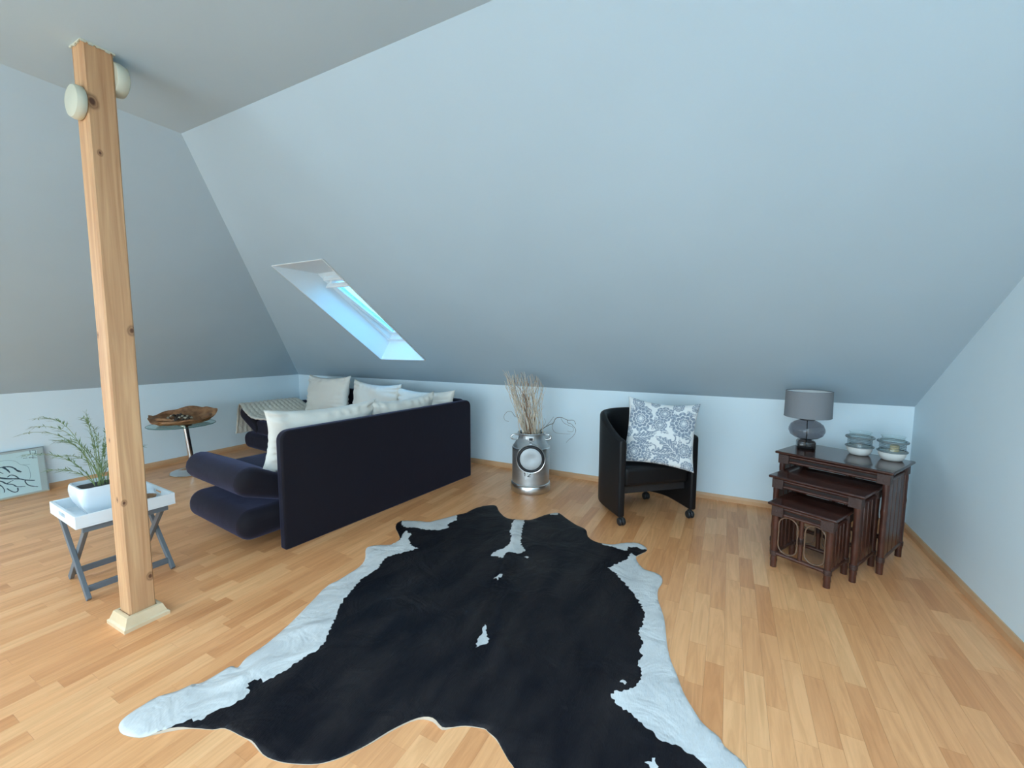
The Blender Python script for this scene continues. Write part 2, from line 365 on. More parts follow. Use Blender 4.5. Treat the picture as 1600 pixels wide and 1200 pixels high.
# baseboards with a chamfered top
def baseboard(name, a, b, inward):
    a = Vector(a); b = Vector(b); n = Vector(inward); mb = MB()
    prof = [(0, 0), (.016, 0), (.016, .030), (.012, .040), (.008, .050), (0, .050)]
    mb.prism(prof, lambda u, v: a+n*u+Vector((0, 0, v)), lambda u, v: b+n*u+Vector((0, 0, v)))
    o = mb.build(name, M['maple']); return struct(o)
baseboard('baseboard_back', (XL, YB, 0), (XR, YB, 0), (0, -1, 0))
baseboard('baseboard_left', (XL, YF, 0), (XL, YB-.016, 0), (1, 0, 0))
baseboard('baseboard_right', (XR, YF, 0), (XR, YB-.016, 0), (-1, 0, 0))

# unseen glazed double door added behind the camera to light the room: frame only, open to the sky
dr = struct(empty('added_glazed_door', ((DX0+DX1)/2, YF, 0)))
mb = MB(); hw = (DX1-DX0)/2
mb.box(-hw, -hw+.07, -.1, -.03, DZ0, DZ1).box(hw-.07, hw, -.1, -.03, DZ0, DZ1).box(-hw, hw, -.1, -.03, DZ1-.07, DZ1).box(-hw, hw, -.1, -.03, DZ0, DZ0+.08).box(-.06, .06, -.1, -.03, DZ0, DZ1)
mb.build('added_door_frame', M['window_white'], dr)
MB().box(-hw+.07, -.06, -.068, -.062, DZ0+.08, DZ1-.07).build('pane', M['pane'], dr)
MB().box(.06, hw-.07, -.068, -.062, DZ0+.08, DZ1-.07).build('pane', M['pane'], dr)
portal('added_door_portal', ((DX0+DX1)/2, YF-.14, (DZ0+DZ1)/2), (0, 1, 0), DX1-DX0, DZ1-DZ0)

# ------------------------------------------------------------------ roof windows: lining, frame, pivoted sash, glass, handle bar
D_ = .24; TILT = .085; HEX = [(0,3,2,1),(4,5,6,7),(0,1,5,4),(1,2,6,5),(2,3,7,6),(3,0,4,7)]
def roof_window(name, fm, A0, A1, s0, s1, nout, adir, sdir, tilt):
    win = struct(empty(name, fm((A0+A1)/2, s0, 0))); O_ = Vector(win.location)
    nout = Vector(nout); adir = Vector(adir); sdir = Vector(sdir)
    def lw(x, s, d): return Vector(fm(x, s, d))-O_
    sT = s1-D_/math.tan(AN)           # top lining runs level
    e = .0015
    def quad(pts, out):
        mb = MB(); mb.add(pts, [(0, 1, 2, 3)]); me = bpy.data.meshes.new('lining'); me.from_pydata(mb.v, [], mb.f); me.materials.append(M['window_white'])
        if me.polygons[0].normal.dot(Vector(out)) < 0: me.flip_normals()
        return solidify(link_mesh('lining', me, win), .02, 1)
    quad([lw(A0+e, s0, 0), lw(A0+e, s1, 0), lw(A0+e, sT, D_), lw(A0+e, s0, D_)], -adir)
    quad([lw(A1-e, s0, 0), lw(A1-e, s1, 0), lw(A1-e, sT, D_), lw(A1-e, s0, D_)], adir)
    quad([lw(A0, s0+e, 0), lw(A1, s0+e, 0), lw(A1, s0+e, D_), lw(A0, s0+e, D_)], -sdir)
    quad([lw(A0, s1-e, 0), lw(A1, s1-e, 0), lw(A1, sT-e, D_), lw(A0, sT-e, D_)], (0, 0, 1))
    mb = MB(); bw = .008          # thin white edge bead round the opening
    for p, q in (((A0, s0), (A1, s0)), ((A0, s1), (A1, s1)), ((A0, s0), (A0, s1)), ((A1, s0), (A1, s1))):
        mb.bar(lw(*p, -.001), lw(*q, -.001), .006, bw, nout)
    mb.build('edge_bead', M['window_white'], win)
    def frame_bars(sa, sb, xa, xb, wd, d0, d1, t=0):
        mb = MB()
        def P(x, s, d):
            if t:
                sm = (sa+sb)/2; dm = (d0+d1)/2; ds = s-sm; dd = d-dm
                s = sm+ds*math.cos(t)+dd*math.sin(t); d = dm-ds*math.sin(t)+dd*math.cos(t)
            return lw(x, s, d)
        for x0, x1, a, b in ((xa, xa+wd, sa, sb), (xb-wd, xb, sa, sb), (xa+wd, xb-wd, sa, sa+wd), (xa+wd, xb-wd, sb-wd, sb)):
            mb.add([P(x, s, d) for d in (d0, d1) for x, s in ((x0, a), (x1, a), (x1, b), (x0, b))], HEX)
        return mb, P
    mb, P = frame_bars(s0, sT, A0, A1, .045, D_, D_+.07); mb.build('window_frame', M['window_white'], win, bevel=.004)
    mb, P = frame_bars(s0+.047, sT-.047, A0+.047, A1-.047, .05, D_+.012, D_+.058, tilt); sash = mb.build('sash', M['window_white'], win, bevel=.005)
    mb = MB(); xa, xb, sa, sb = A0+.09, A1-.09, s0+.09, sT-.09
    mb.add([P(x, s, d) for d in (D_+.033, D_+.039) for x, s in ((xa, sa), (xb, sa), (xb, sb), (xa, sb))], HEX)
    mb.build('pane', M['dimming_pane' if tilt else 'pane'], sash)
    mb = MB(); mb.bar(P(A0+.09, sT-.085, D_-.035), P(A1-.09, sT-.085, D_-.035), .05, .022, nout); hb = mb.build('handle_bar', M['window_white'], win, bevel=.008)
    mb = MB(); mb.bar(P(A0+.15, sT-.085, D_-.03), P(A0+.15, sT-.085, D_+.02), .03, .05, adir); mb.build('bracket', M['window_white'], hb, bevel=.003)
    mb = MB(); mb.bar(P(A1-.15, sT-.085, D_-.03), P(A1-.15, sT-.085, D_+.02), .03, .05, adir); mb.build('bracket', M['window_white'], hb, bevel=.003)
    mb = MB(); mb.bar(P(A0+.11, sT-.02, D_-.015), P(A1-.11, sT-.02, D_-.015), .03, .014, nout); mb.build('vent_flap', M['window_white'], win, bevel=.004)
    mb = MB(); mb.bar(lw(A0+.26, sT+.03, D_-.015), lw(A0+.36, sT+.03, D_-.015), .03, .012, nout); mb.build('type_plate', M['white_paint'], win)
    for x in (A0+.2, A1-.2):
        mb = MB(); mb.lathe([(.008, 0), (.008, .012), (.0, .014)], 12); o = mb.build('latch_plug', M['grey_paint'], win); o.location = P(x, s0+.075, D_+.012); o.rotation_euler = (-nout).to_track_quat('Z', 'Y').to_euler()
    c = Vector(fm((A0+A1)/2, (s0+sT)/2, D_+.16))
    portal('roof_window_portal', c, -nout, max(A1-A0, sT-s0)+.1, max(A1-A0, sT-s0)+.1)
roof_window('window_1', SL, HX0, HX1, s0, s1, (0, SA, CA), (1, 0, 0), (0, -CA, SA), TILT)
roof_window('added_roof_window', SLL, WY0, WY1, ws0, ws1, (-SA, 0, CA), (0, 1, 0), (CA, 0, SA), 0)  # unseen window in the left slope, added to brighten the room

for n_, x0, x1, y0, y1 in ROOF:
    rl = struct(empty(n_, ((x0+x1)/2, (y0+y1)/2, H))); hx, hy = (x1-x0)/2, (y1-y0)/2
    for a, b, c, d in ((-hx-.02, -hx+.0015, -hy, hy), (hx-.0015, hx+.02, -hy, hy), (-hx, hx, -hy-.02, -hy+.0015), (-hx, hx, hy-.0015, hy+.02)): MB().box(a, b, c, d, 0, .24).build('lining', M['window_white'], rl)
    MB().box(-hx, hx, -hy, -hy+.06, .24, .30).box(-hx, hx, hy-.06, hy, .24, .30).box(-hx, -hx+.06, -hy+.06, hy-.06, .24, .30).box(hx-.06, hx, -hy+.06, hy-.06, .24, .30).build('window_frame', M['window_white'], rl)
    MB().box(-hx+.05, hx-.05, -hy+.05, hy-.05, .265, .275).build('pane', M['pane'], rl)
    portal('added_roof_light_portal', ((x0+x1)/2, (y0+y1)/2, H+.34), (0, 0, -1), 2*hx+.05, 2*hy+.05)

# ------------------------------------------------------------------ strip floor
RUG_OUT=[(-1.686,2.857),(-1.617,2.864),(-1.549,2.789),(-1.453,2.71),(-1.39,2.708),(-1.305,2.738),(-1.255,2.779),(-1.216,2.87),(-1.177,2.942),(-1.119,2.973),(-1.039,2.913),(-0.937,2.836),(-0.851,2.792),(-0.803,2.69),(-0.739,2.644),(-0.674,2.641),(-0.616,2.663),(-0.552,2.724),(-0.48,2.753),(-0.429,2.721),(-0.413,2.675),(-0.438,2.61),(-0.458,2.559),(-0.431,2.492),(-0.387,2.439),(-0.325,2.428),(-0.289,2.404),(-0.274,2.344),(-0.284,2.261),(-0.272,2.171),(-0.237,2.069),(-0.21,1.964),(-0.185,1.836),(-0.161,1.754),(-0.13,1.684),(-0.101,1.607),(-0.067,1.548),(-0.025,1.493),(0.024,1.464),(0.042,1.435),(0.087,1.409),(0.103,1.39),(0.191,1.286),(0.252,1.202),(0.235,1.129),(0.16,1.097),(0.042,1.116),(-0.125,1.07),(-0.264,1.006),(-0.391,1.001),(-0.474,1.016),(-0.536,1.058),(-0.559,1.069),(-0.585,1.086),(-0.626,1.111),(-0.666,1.124),(-0.687,1.128),(-0.746,1.108),(-0.78,1.085),(-0.81,1.06),(-0.857,1.07),(-0.908,1.053),(-0.951,0.991),(-0.983,0.919),(-1.011,0.869),(-1.042,0.823),(-1.08,0.787),(-1.137,0.757),(-1.194,0.736),(-1.261,0.726),(-1.336,0.735),(-1.394,0.732),(-1.465,0.724),(-1.498,0.702),(-1.558,0.676),(-1.601,0.648),(-1.649,0.604),(-1.681,0.574),(-1.744,0.555),(-1.789,0.56),(-1.816,0.581),(-1.825,0.623),(-1.819,0.682),(-1.787,0.733),(-1.774,0.773),(-1.751,0.792),(-1.743,0.837),(-1.739,0.895),(-1.706,0.903),(-1.73,0.954),(-1.734,1.035),(-1.765,1.163),(-1.805,1.276),(-1.858,1.424),(-1.869,1.567),(-1.875,1.688),(-1.916,1.772),(-2.01,1.87),(-1.988,1.927),(-1.904,1.984),(-1.91,2.066),(-1.977,2.128),(-2.071,2.203),(-2.107,2.295),(-1.987,2.358),(-1.905,2.388),(-1.844,2.504),(-1.807,2.575),(-1.747,2.632),(-1.737,2.773)]
RUG_WHITE=[[(-2.039,2.057),(-1.905,1.984),(-1.894,2.048),(-1.95,2.172),(-1.876,2.148),(-1.85,2.081),(-1.77,2.018),(-1.711,2.013),(-1.705,2.019),(-1.742,1.953),(-1.809,1.843),(-1.761,1.719),(-1.76,1.598),(-1.718,1.496),(-1.683,1.407),(-1.665,1.37),(-1.608,1.301),(-1.572,1.245),(-1.519,1.171),(-1.498,1.119),(-1.513,1.038),(-1.517,0.961),(-1.537,0.9),(-1.566,0.91),(-1.581,0.883),(-1.568,0.853),(-1.535,0.847),(-1.533,0.797),(-1.561,0.75),(-1.566,0.701),(-1.603,0.677),(-1.618,0.649),(-1.646,0.609),(-1.621,0.588),(-1.731,0.483),(-2.164,0.606),(-2.081,1.207),(-2.334,1.991)],[(-2.178,2.374),(-2.054,2.25),(-1.99,2.216),(-1.944,2.24),(-1.829,2.256),(-1.748,2.299),(-1.718,2.358),(-1.762,2.404),(-1.748,2.505),(-1.804,2.576),(-1.906,2.66)],[(-1.374,2.776),(-1.323,2.804),(-1.268,2.64),(-1.197,2.463),(-1.155,2.37),(-1.093,2.312),(-1.115,2.255),(-1.178,2.198),(-1.17,2.153),(-1.217,2.162),(-1.252,2.15),(-1.263,2.198),(-1.228,2.276),(-1.217,2.337),(-1.249,2.416),(-1.307,2.509),(-1.355,2.64)],[(-1.067,2.234),(-1.056,2.252),(-1.039,2.248),(-1.04,2.228)],[(-1.1,1.914),(-1.092,1.94),(-1.072,1.972),(-1.066,1.948),(-1.075,1.925),(-1.067,1.9),(-1.085,1.917)],[(-0.953,1.58),(-0.931,1.56),(-0.907,1.527),(-0.88,1.49),(-0.892,1.467),(-0.903,1.453),(-0.91,1.432),(-0.919,1.461),(-0.931,1.506),(-0.934,1.531)],[(-1.199,2.973),(-1.136,3.006),(-1.116,2.933),(-1.165,2.912)],[(-0.709,2.68),(-0.679,2.612),(-0.621,2.62),(-0.54,2.598),(-0.526,2.605),(-0.529,2.654),(-0.482,2.685),(-0.435,2.674),(-0.409,2.695),(-0.428,2.808),(-0.563,2.776)],[(-0.456,2.566),(-0.495,2.597),(-0.497,2.505),(-0.526,2.442),(-0.58,2.344),(-0.532,2.319),(-0.462,2.245),(-0.426,2.199),(-0.36,2.114),(-0.315,2.028),(-0.304,1.934),(-0.312,1.864),(-0.28,1.803),(-0.286,1.751),(-0.269,1.712),(-0.275,1.665),(-0.257,1.618),(-0.256,1.565),(-0.29,1.509),(-0.322,1.492),(-0.338,1.466),(-0.307,1.429),(-0.253,1.417),(-0.224,1.395),(-0.174,1.38),(-0.14,1.354),(-0.11,1.356),(-0.045,1.353),(-0.01,1.332),(0.089,1.26),(0.205,1.101),(0.341,1.171),(0.289,1.31),(0.147,1.459),(-0.083,1.764),(-0.189,2.323),(-0.297,2.654)],[(-0.321,1.536),(-0.313,1.553),(-0.296,1.546),(-0.3,1.531)],[(-0.18,1.257),(-0.17,1.266),(-0.152,1.287),(-0.138,1.262),(-0.16,1.243)]]

fl = struct(MB().box(XL, XR, YF, YB, -.05, -.0125).build('floor', M['gap']))
SW = .0695
strips = []
x = XL+.001; row = 0
while x < XR-.001:
    x2 = min(x+SW, XR-.001); y = YF-random.uniform(0, .4)
    while y < YB:
        L_ = random.choice((.22, .3, .34, .38, .42, .46, .5, .6)) + random.uniform(-.03, .03)
        ya, yb = max(y, YF), min(y+L_, YB)
        if yb-ya > .02: strips.append((x, x2, ya, yb))
        y += L_
    x = x2
def px(p):
    d = Vector(p)-CAM; z = d.dot(fwd)
    return (None if z < .05 else (800+FPX*d.dot(rt)/z, 600-FPX*d.dot(up)/z, z))
def size(st):
    cx, cy = (st[0]+st[1])/2, (st[2]+st[3])/2; q = px((cx, cy, 0))
    if q is None or not (-10 < q[0] < 1610 and q[1] < 1210): return 0
    if inside((cx, cy), RUG_OUT): return 0
    dd = (Vector((cx, cy, 0))-CAM); return (st[1]-st[0])*(st[3]-st[2])*1.3/dd.length**3
strips.sort(key=size, reverse=True)
G = .00045
me = MB().box(-.5, .5, -.5, .5, -.012, 0).mesh('strip', M['floor_o'])
for a, b, c, d in strips[:300]:
    o = link_mesh('strip', me, fl, ((a+b)/2, (c+d)/2, 0)); o.scale = (b-a-G, d-c-G, 1)
mb = MB()
for a, b, c, d in strips[300:]: mb.box(a+G/2, b-G/2, c+G/2, d-G/2, -.012, 0)
me = bpy.data.meshes.new('strips'); me.from_pydata(mb.v, [], mb.f); me.materials.append(M['floor_s'])
link_mesh('strips', me, fl)['kind'] = 'stuff'

# ------------------------------------------------------------------ timber post
PX, PY, PW = -2.394, .822, .099
post = empty('wooden_post', (PX, PY, 0), 0, 'square pine timber post rising from a moulded foot to the ceiling', 'post')
mb = MB(); nz = 36; ring = []
for i in range(nz+1):
    z = H*i/nz
    j = lambda k: .0016*noise.noise((k*3.1, z*4, 1.7))
    c = .006
    pts = [(-PW+c, 0), (-c, 0), (0, c), (0, PW-c), (-c, PW), (-PW+c, PW), (-PW, PW-c), (-PW, c)]
    ring += [(x_+j(k), y_+j(k+9), z) for k, (x_, y_) in enumerate(pts)]
fs = [(i*8+k, i*8+(k+1) % 8, (i+1)*8+(k+1) % 8, (i+1)*8+k) for i in range(nz) for k in range(8)]
mb.add(ring, fs+[tuple(reversed(range(8))), tuple(range(nz*8, nz*8+8))]); mb.build('timber', M['timber'], post, smooth=25)
mp_ = [(0, 0), (.034, 0), (.034, .016), (.026, .022), (.020, .040), (.014, .058), (.006, .060), (0, .060)]
g = .004; x0, x1, y0, y1 = -PW-g, g, -g, PW+g
cs = [(x0, y0), (x1, y0), (x1, y1), (x0, y1)]; dg = [(-1, -1), (1, -1), (1, 1), (-1, 1)]
for k in range(4):
    a, b = cs[k], cs[(k+1) % 4]; da, db = dg[k], dg[(k+1) % 4]
    mb = MB(); mb.prism(mp_, lambda u, v: (a[0]+da[0]*u, a[1]+da[1]*u, v), lambda u, v: (b[0]+db[0]*u, b[1]+db[1]*u, v)); mb.build('foot_moulding', M['pale_wood'], post)
# ragged plaster edge round the top
mb = MB()
for k in range(4):
    a, b = cs[k], cs[(k+1) % 4]; n = 14; prev = None
    for i in range(n):
        t0, t1 = i/n, (i+1)/n; hgt = .004+.007*random.random()
        p = [a[0]+(b[0]-a[0])*t0, a[1]+(b[1]-a[1])*t0]; q = [a[0]+(b[0]-a[0])*t1, a[1]+(b[1]-a[1])*t1]
        mb.bar((p[0], p[1], H-hgt/2), (q[0], q[1], H-hgt/2), hgt, .005)
mb.build('plaster_edge', M['cream_plastic'], post)
# two cream round fittings on the post
def fitting(name, loc, ydir, r, th, label):
    o = MB().lathe([(0, 0), (r*.96, 0), (r, .004), (r, th*.55), (r*.93, th*.85), (r*.72, th), (0, th*1.05)], 40).build(name, M['cream_plastic'], None, smooth=40)
    o.location = loc; o.rotation_euler = (PI/2 if ydir < 0 else -PI/2, 0, 0)
    return tag(o, label, 'wall fitting', 'round cream fittings on the post')
fitting('round_fitting', (PX-.047, PY-.0015, 2.292), -1, .066, .036, 'round cream plastic fitting on the narrow near side of the post')
fitting('round_fitting', (PX-.040, PY+PW+.0015, 2.445), 1, .068, .050, 'round cream plastic fitting behind the post just under the ceiling')

# ------------------------------------------------------------------ corner sofa
SO = (-2.437, 1.616, 0); SR = -.1052
sofa = empty('corner_sofa', SO, SR, 'dark navy velvet corner sofa with fold-out armrests and high back panels', 'sofa')
def sofa_w(x, y, z):
    c, s = math.cos(SR), math.sin(SR); return Vector((SO[0]+c*x-s*y, SO[1]+s*x+c*y, z))
def rrect(u0, u1, v0, v1, r, n=5, bottom=True):
    p = []
    p += arc(u1-r, v1-r, r, 0, PI/2, n); p += arc(u0+r, v1-r, r, PI/2, PI, n)
    if bottom: p += arc(u0+r, v0+r, r, PI, 1.5*PI, n)+arc(u1-r, v0+r, r, 1.5*PI, 2*PI, n)
    else: p += [(u0, v0), (u1, v0)]
    return p
def capsule(a, b, ta, tb, n=8):
    """rounded bar outline from a to b in 2d, thickness ta..tb"""
    a = Vector(a); b = Vector(b); d = (b-a).normalized(); an = math.atan2(d.y, d.x)
    return arc(b.x, b.y, tb/2, an-PI/2, an+PI/2, n)+arc(a.x, a.y, ta/2, an+PI/2, an+1.5*PI, n)
mb = MB(); mb.prism(rrect(0, 1.86, 0, .765, .065, 6, False), lambda u, v: (-.065, u, v), lambda u, v: (0, u, v)); mb.build('side_panel', M['velvet'], sofa, bevel=.014)
mb = MB(); mb.prism(rrect(-2.40, -.066, 0, .768, .065, 6, False), lambda u, v: (u, 1.795, v), lambda u, v: (u, 1.86, v)); mb.build('back_panel', M['velvet'], sofa, bevel=.014)
# padded blocks; along='x' or 'y' is the extrusion axis of the rounded outline
def block(name, outline, along, e0, e1, bev=.05, par=sofa):
    mb = MB()
    if along == 'x': mb.prism(outline, lambda u, v: (e0, u, v), lambda u, v: (e1, u, v))
    else: mb.prism(outline, lambda u, v: (u, e0, v), lambda u, v: (u, e1, v))
    o = mb.build(name, M['velvet'], par, smooth=75)
    b = o.modifiers.new('bevel', 'BEVEL'); b.width = bev; b.segments = 6; b.limit_method = 'ANGLE'; b.angle_limit = 1.2
    return o
block('base_cushion', rrect(-.215, 1.785, .095, .285, .085, 7), 'x', -.875, -.075, .07)
block('base_cushion', rrect(-2.72, -.88, .095, .285, .085, 7), 'y', .985, 1.785, .05)
block('seat_cushion', rrect(.02, 1.785, .287, .445, .055, 6), 'x', -.865, -.075, .04)
block('seat_cushion', rrect(-2.42, -.87, .287, .445, .055, 6), 'y', .975, 1.785, .04)
block('armrest', capsule((.06, .372), (-.125, .455), .16, .185), 'x', -.895, -.08, .07)
block('armrest', capsule((-2.40, .365), (-2.665, .500), .15, .165), 'y', .965, 1.77, .045)
for (lx, ly) in ((-.74, .22), (-.20, .22), (-.80, .75), (-2.28, 1.07), (-2.28, 1.70), (-1.4, 1.07), (-1.4, 1.70)):
    MB().lathe([(.018, 0), (.018, .1)], 16, lx, ly).build('leg', M['chrome'], sofa, smooth=40)

# ------------------------------------------------------------------ cushions
def pillow_mesh(name, wd, ht, th, m, seed, n=48, ear=.10, wrinkle=.013, colour=None, sag=0):
    rnd = random.Random(seed); ph = [rnd.uniform(0, 9) for _ in range(6)]
    vs = []; cols = []
    idx = {}
    for side in (1, -1):
        for i in range(n+1):
            for j in range(n+1):
                u, v = -1+2*i/n, -1+2*j/n
                edge = i in (0, n) or j in (0, n)
                if side < 0 and edge: idx[(side, i, j)] = idx[(1, i, j)]; continue
                x = wd/2*u*(1-ear*(1-v*v)*abs(u)**1.5); z = ht/2*v*(1-ear*(1-u*u)*abs(v)**1.5)
                prof = max(0, (1-u*u)*(1-v*v))**.42
                y = th/2*prof
                eu, ev = 1-abs(u), 1-abs(v)
                wr = wrinkle*(math.sin(v*22+ph[0]+3*math.sin(v*5+ph[1]))*math.exp(-eu*5)*min(1, eu*8)+math.sin(u*24+ph[2]+3*math.sin(u*4+ph[3]))*math.exp(-ev*5)*min(1, ev*8))
                ns = .022*noise.noise((u*1.6+ph[4], v*1.6+ph[5], side*3))*prof
                y = y+(wr+ns if not edge else 0)
                z -= sag*(1-u*u)*max(0, v)**2
                idx[(side, i, j)] = len(vs); vs.append((x, -side*y, z+ht/2))
                if colour: cols.append(colour(u*wd/2, v*ht/2))
    fs = []
    for side in (1, -1):
        for i in range(n):
            for j in range(n):
                f = (idx[(side, i, j)], idx[(side, i+1, j)], idx[(side, i+1, j+1)], idx[(side, i, j+1)])
                fs.append(f if side > 0 else f[::-1])
    me = bpy.data.meshes.new(name); me.from_pydata(vs, [], fs); me.materials.append(m)
    me.polygons.foreach_set('use_smooth', [True]*len(fs))
    if colour:
        ca = me.color_attributes.new('Col', 'FLOAT_COLOR', 'POINT')
        ca.data.foreach_set('color', [c for col in cols for c in (*col, 1)])
    return me
def cushion(loc, yaw, lean, wd, ht, th, seed, label, roll=0, sag=.02):
    o = link_mesh('cushion', pillow_mesh('cushion', wd, ht, th, M['cream_cloth'], seed, sag=sag)); o.location = loc
    o.rotation_euler = (Matrix.Rotation(yaw, 3, 'Z') @ Matrix.Rotation(-lean, 3, 'X') @ Matrix.Rotation(roll, 3, 'Y')).to_euler()
    return tag(o, label, 'cushion', 'cream cushions on the corner sofa')
# the front of a cushion faces its local -y
cushion(sofa_w(-1.98, 1.565, .446), SR, .17, .82, .50, .19, 1, 'big square cream cushion in the sofa corner beside the folded throw', roll=-.02)
cushion(sofa_w(-1.20, 1.635, .446), SR, .14, .80, .455, .16, 2, 'cream cushion lit pale blue, second from the throw along the rear back', roll=.02)
cushion(sofa_w(-.45, 1.645, .446), SR, .12, .80, .42, .16, 3, 'cream cushion against the rear back, nearest the corner of both panels', roll=-.02)
cushion(sofa_w(-.205, .39, .446), SR-PI/2, .17, .86, .445, .18, 4, 'large creased cream cushion by the near end of the long back panel', roll=-.02)
cushion(sofa_w(-.195, 1.13, .446), SR-PI/2, .15, .72, .43, .17, 5, 'cream cushion leaning in the middle of the long back panel', roll=.015)

# ------------------------------------------------------------------ knitted throw over the far armrest
path = [(-2.785, .255), (-2.79, .36), (-2.785, .46), (-2.765, .545), (-2.71, .594), (-2.64, .588), (-2.56, .553), (-2.47, .510), (-2.40, .478), (-2.30, .462), (-2.18, .460), (-2.06, .458)]
def cr(pts, k):
    out = []
    for i in range(len(pts)-1):
        p0, p1, p2, p3 = [Vector(pts[max(0, min(len(pts)-1, q))]) for q in (i-1, i, i+1, i+2)]
        for t in range(k):
            t /= k; out.append(.5*((2*p1)+(-p0+p2)*t+(2*p0-5*p1+4*p2-p3)*t*t+(-p0+3*p1-3*p2+p3)*t**3))
    out.append(Vector(pts[-1])); return out
pp = cr([(a, 0, b) for a, b in path], 8); ny = 60; vs = []
for i, p in enumerate(pp):
    f = i/(len(pp)-1)
    y0 = .945+.03*math.sin(f*7)+(.10*max(0, f-.55)); y1 = 1.66-.05*math.sin(f*5)-(.10*max(0, .3-f))
    d = (pp[min(i+1, len(pp)-1)]-pp[max(i-1, 0)]).normalized(); nrm = Vector((-d.z, 0, d.x))
    for j in range(ny+1):
        y = y0+(y1-y0)*j/ny
        rib = .008*abs(math.sin(j/ny*PI*13))+.0025*math.sin(i*1.15+(j % 4))+.008*noise.noise((f*5, y*4, 2))
        vs.append(Vector((p.x, y, p.z))+nrm*(.006+rib))
fs = [(i*(ny+1)+j, i*(ny+1)+j+1, (i+1)*(ny+1)+j+1, (i+1)*(ny+1)+j) for i in range(len(pp)-1) for j in range(ny)]
me = bpy.data.meshes.new('throw'); me.from_pydata([tuple(v) for v in vs], [], fs); me.materials.append(M['knit']); me.polygons.foreach_set('use_smooth', [True]*len(fs))
th = link_mesh('throw_blanket', me); th.location = SO; th.rotation_euler = (0, 0, SR); solidify(th, .012, -1)
tag(th, 'cream knitted throw draped over the far raised armrest of the sofa', 'blanket')

# ------------------------------------------------------------------ cowhide rug
import numpy as np
def np_inside(P, poly):
    x, y = P[:, 0], P[:, 1]; c = np.zeros(len(P), bool); q = np.array(poly); n = len(q)
    for i in range(n):
        x1, y1 = q[i]; x2, y2 = q[i-1]
        if y1 == y2: continue
        c ^= ((y1 > y) != (y2 > y)) & (x < (x2-x1)*(y-y1)/(y2-y1)+x1)
    return c
def smooth_closed(pts, k):
    out = []; n = len(pts)
    for i in range(n):
        p0, p1, p2, p3 = [Vector(pts[(i+q) % n]) for q in (-1, 0, 1, 2)]
        for t in range(k):
            t /= k; out.append(.5*((2*p1)+(-p0+p2)*t+(2*p0-5*p1+4*p2-p3)*t*t+(-p0+3*p1-3*p2+p3)*t**3))
    return out
rg = random.Random(3)
outline = [tuple(p) for p in smooth_closed(RUG_OUT, 3)]
whites = []
for poly in RUG_WHITE:
    q = []
    n = len(poly)
    for i in range(n):
        a, b = Vector(poly[i]), Vector(poly[(i+1) % n]); L_ = (b-a).length; k = max(1, min(16, int(L_/.009)))
        nr = Vector((-(b-a).y, (b-a).x)).normalized() if L_ > 0 else Vector((0, 0))
        for t in range(k): q.append(tuple(a.lerp(b, t/k)+nr*(rg.uniform(-.0075, .0075) if t else 0)))
    whites.append(q)
P_ = []; E_ = []
def ring_in(r):
    k = len(P_); P_.extend(r); E_.extend([(k+i, k+(i+1) % len(r)) for i in range(len(r))])
ring_in(outline)
for q in whites: ring_in(q)
o_ = np.array(outline); lo, hi = o_.min(0), o_.max(0); st = .021
grid = np.array([(lo[0]+i*st+rg.uniform(-.004, .004), lo[1]+j*st+rg.uniform(-.004, .004)) for i in range(int((hi[0]-lo[0])/st)+1) for j in range(int((hi[1]-lo[1])/st)+1)])
grid = grid[np_inside(grid, outline)]
P_.extend([tuple(map(float, g_)) for g_ in grid])
cv, ce, cf, *_r = delaunay_2d_cdt([Vector(p) for p in P_], E_, [], 0, 1e-6)
V2 = np.array([tuple(v) for v in cv]); F3 = np.array([tuple(f) for f in cf])
cen = V2[F3].mean(1); keep = np_inside(cen, outline); F3 = F3[keep]; cen = cen[keep]
isw = np.zeros(len(F3), bool)
for q in whites: isw |= np_inside(cen, q)
dist = np.full(len(V2), 9.)
for q in o_: dist = np.minimum(dist, np.hypot(V2[:, 0]-q[0], V2[:, 1]-q[1]))
folds = [([(-1.34, 2.70), (-1.22, 2.40), (-1.11, 2.061), (-1.014, 1.649), (-.912, 1.332), (-.816, 1.073)], .022, .030), ([(-.995, 1.936), (-.921, 1.698), (-.822, 1.504), (-.733, 1.407)], .016, .030),
         ([(-1.452, 1.291), (-1.377, 1.459), (-1.263, 1.665)], .008, .025), ([(-.524, 1.904), (-.395, 1.818), (-.311, 1.685)], .007, .03), ([(-1.703, 1.089), (-1.659, 1.183), (-1.592, 1.267)], .012, .02),
         ([(-1.672, .81), (-1.627, .879), (-1.625, .98)], .012, .02), ([(-.119, 1.636), (-.079, 1.559), (-.044, 1.517)], .012, .025)]
zf = np.zeros(len(V2))
for pts, hgt, sg in folds:
    ln = np.array([tuple(p)[:2] for p in cr([(*p, 0) for p in pts], 12)]); dd = np.full(len(V2), 9.); kk = np.zeros(len(V2))
    for i, q in enumerate(ln):
        e_ = np.hypot(V2[:, 0]-q[0], V2[:, 1]-q[1]); m_ = e_ < dd; dd[m_] = e_[m_]; kk[m_] = i/(len(ln)-1)
    zf += hgt*np.sin(np.pi*np.clip(kk*.9+.05, 0, 1))**.5*np.exp(-(dd/sg)**2)
zz = []
for (x_, y_), d_, f_ in zip(V2, dist, zf):
    z = .005+.008*max(0, noise.noise((x_*2.2, y_*2.2, .3)))+.004*max(0, noise.noise((x_*7, y_*7, 1.3)))+f_
    e_ = math.exp(-d_/.045); z = z*(1-.75*math.exp(-d_/.02))+.022*e_*max(0, noise.noise((x_*6.5, y_*6.5, 4.1))-.08)+.0015
    zz.append(z)
used = sorted(set(F3.flatten().tolist())); remap = {k: i for i, k in enumerate(used)}
vs = [(float(V2[k][0]), float(V2[k][1]), zz[k]) for k in used]
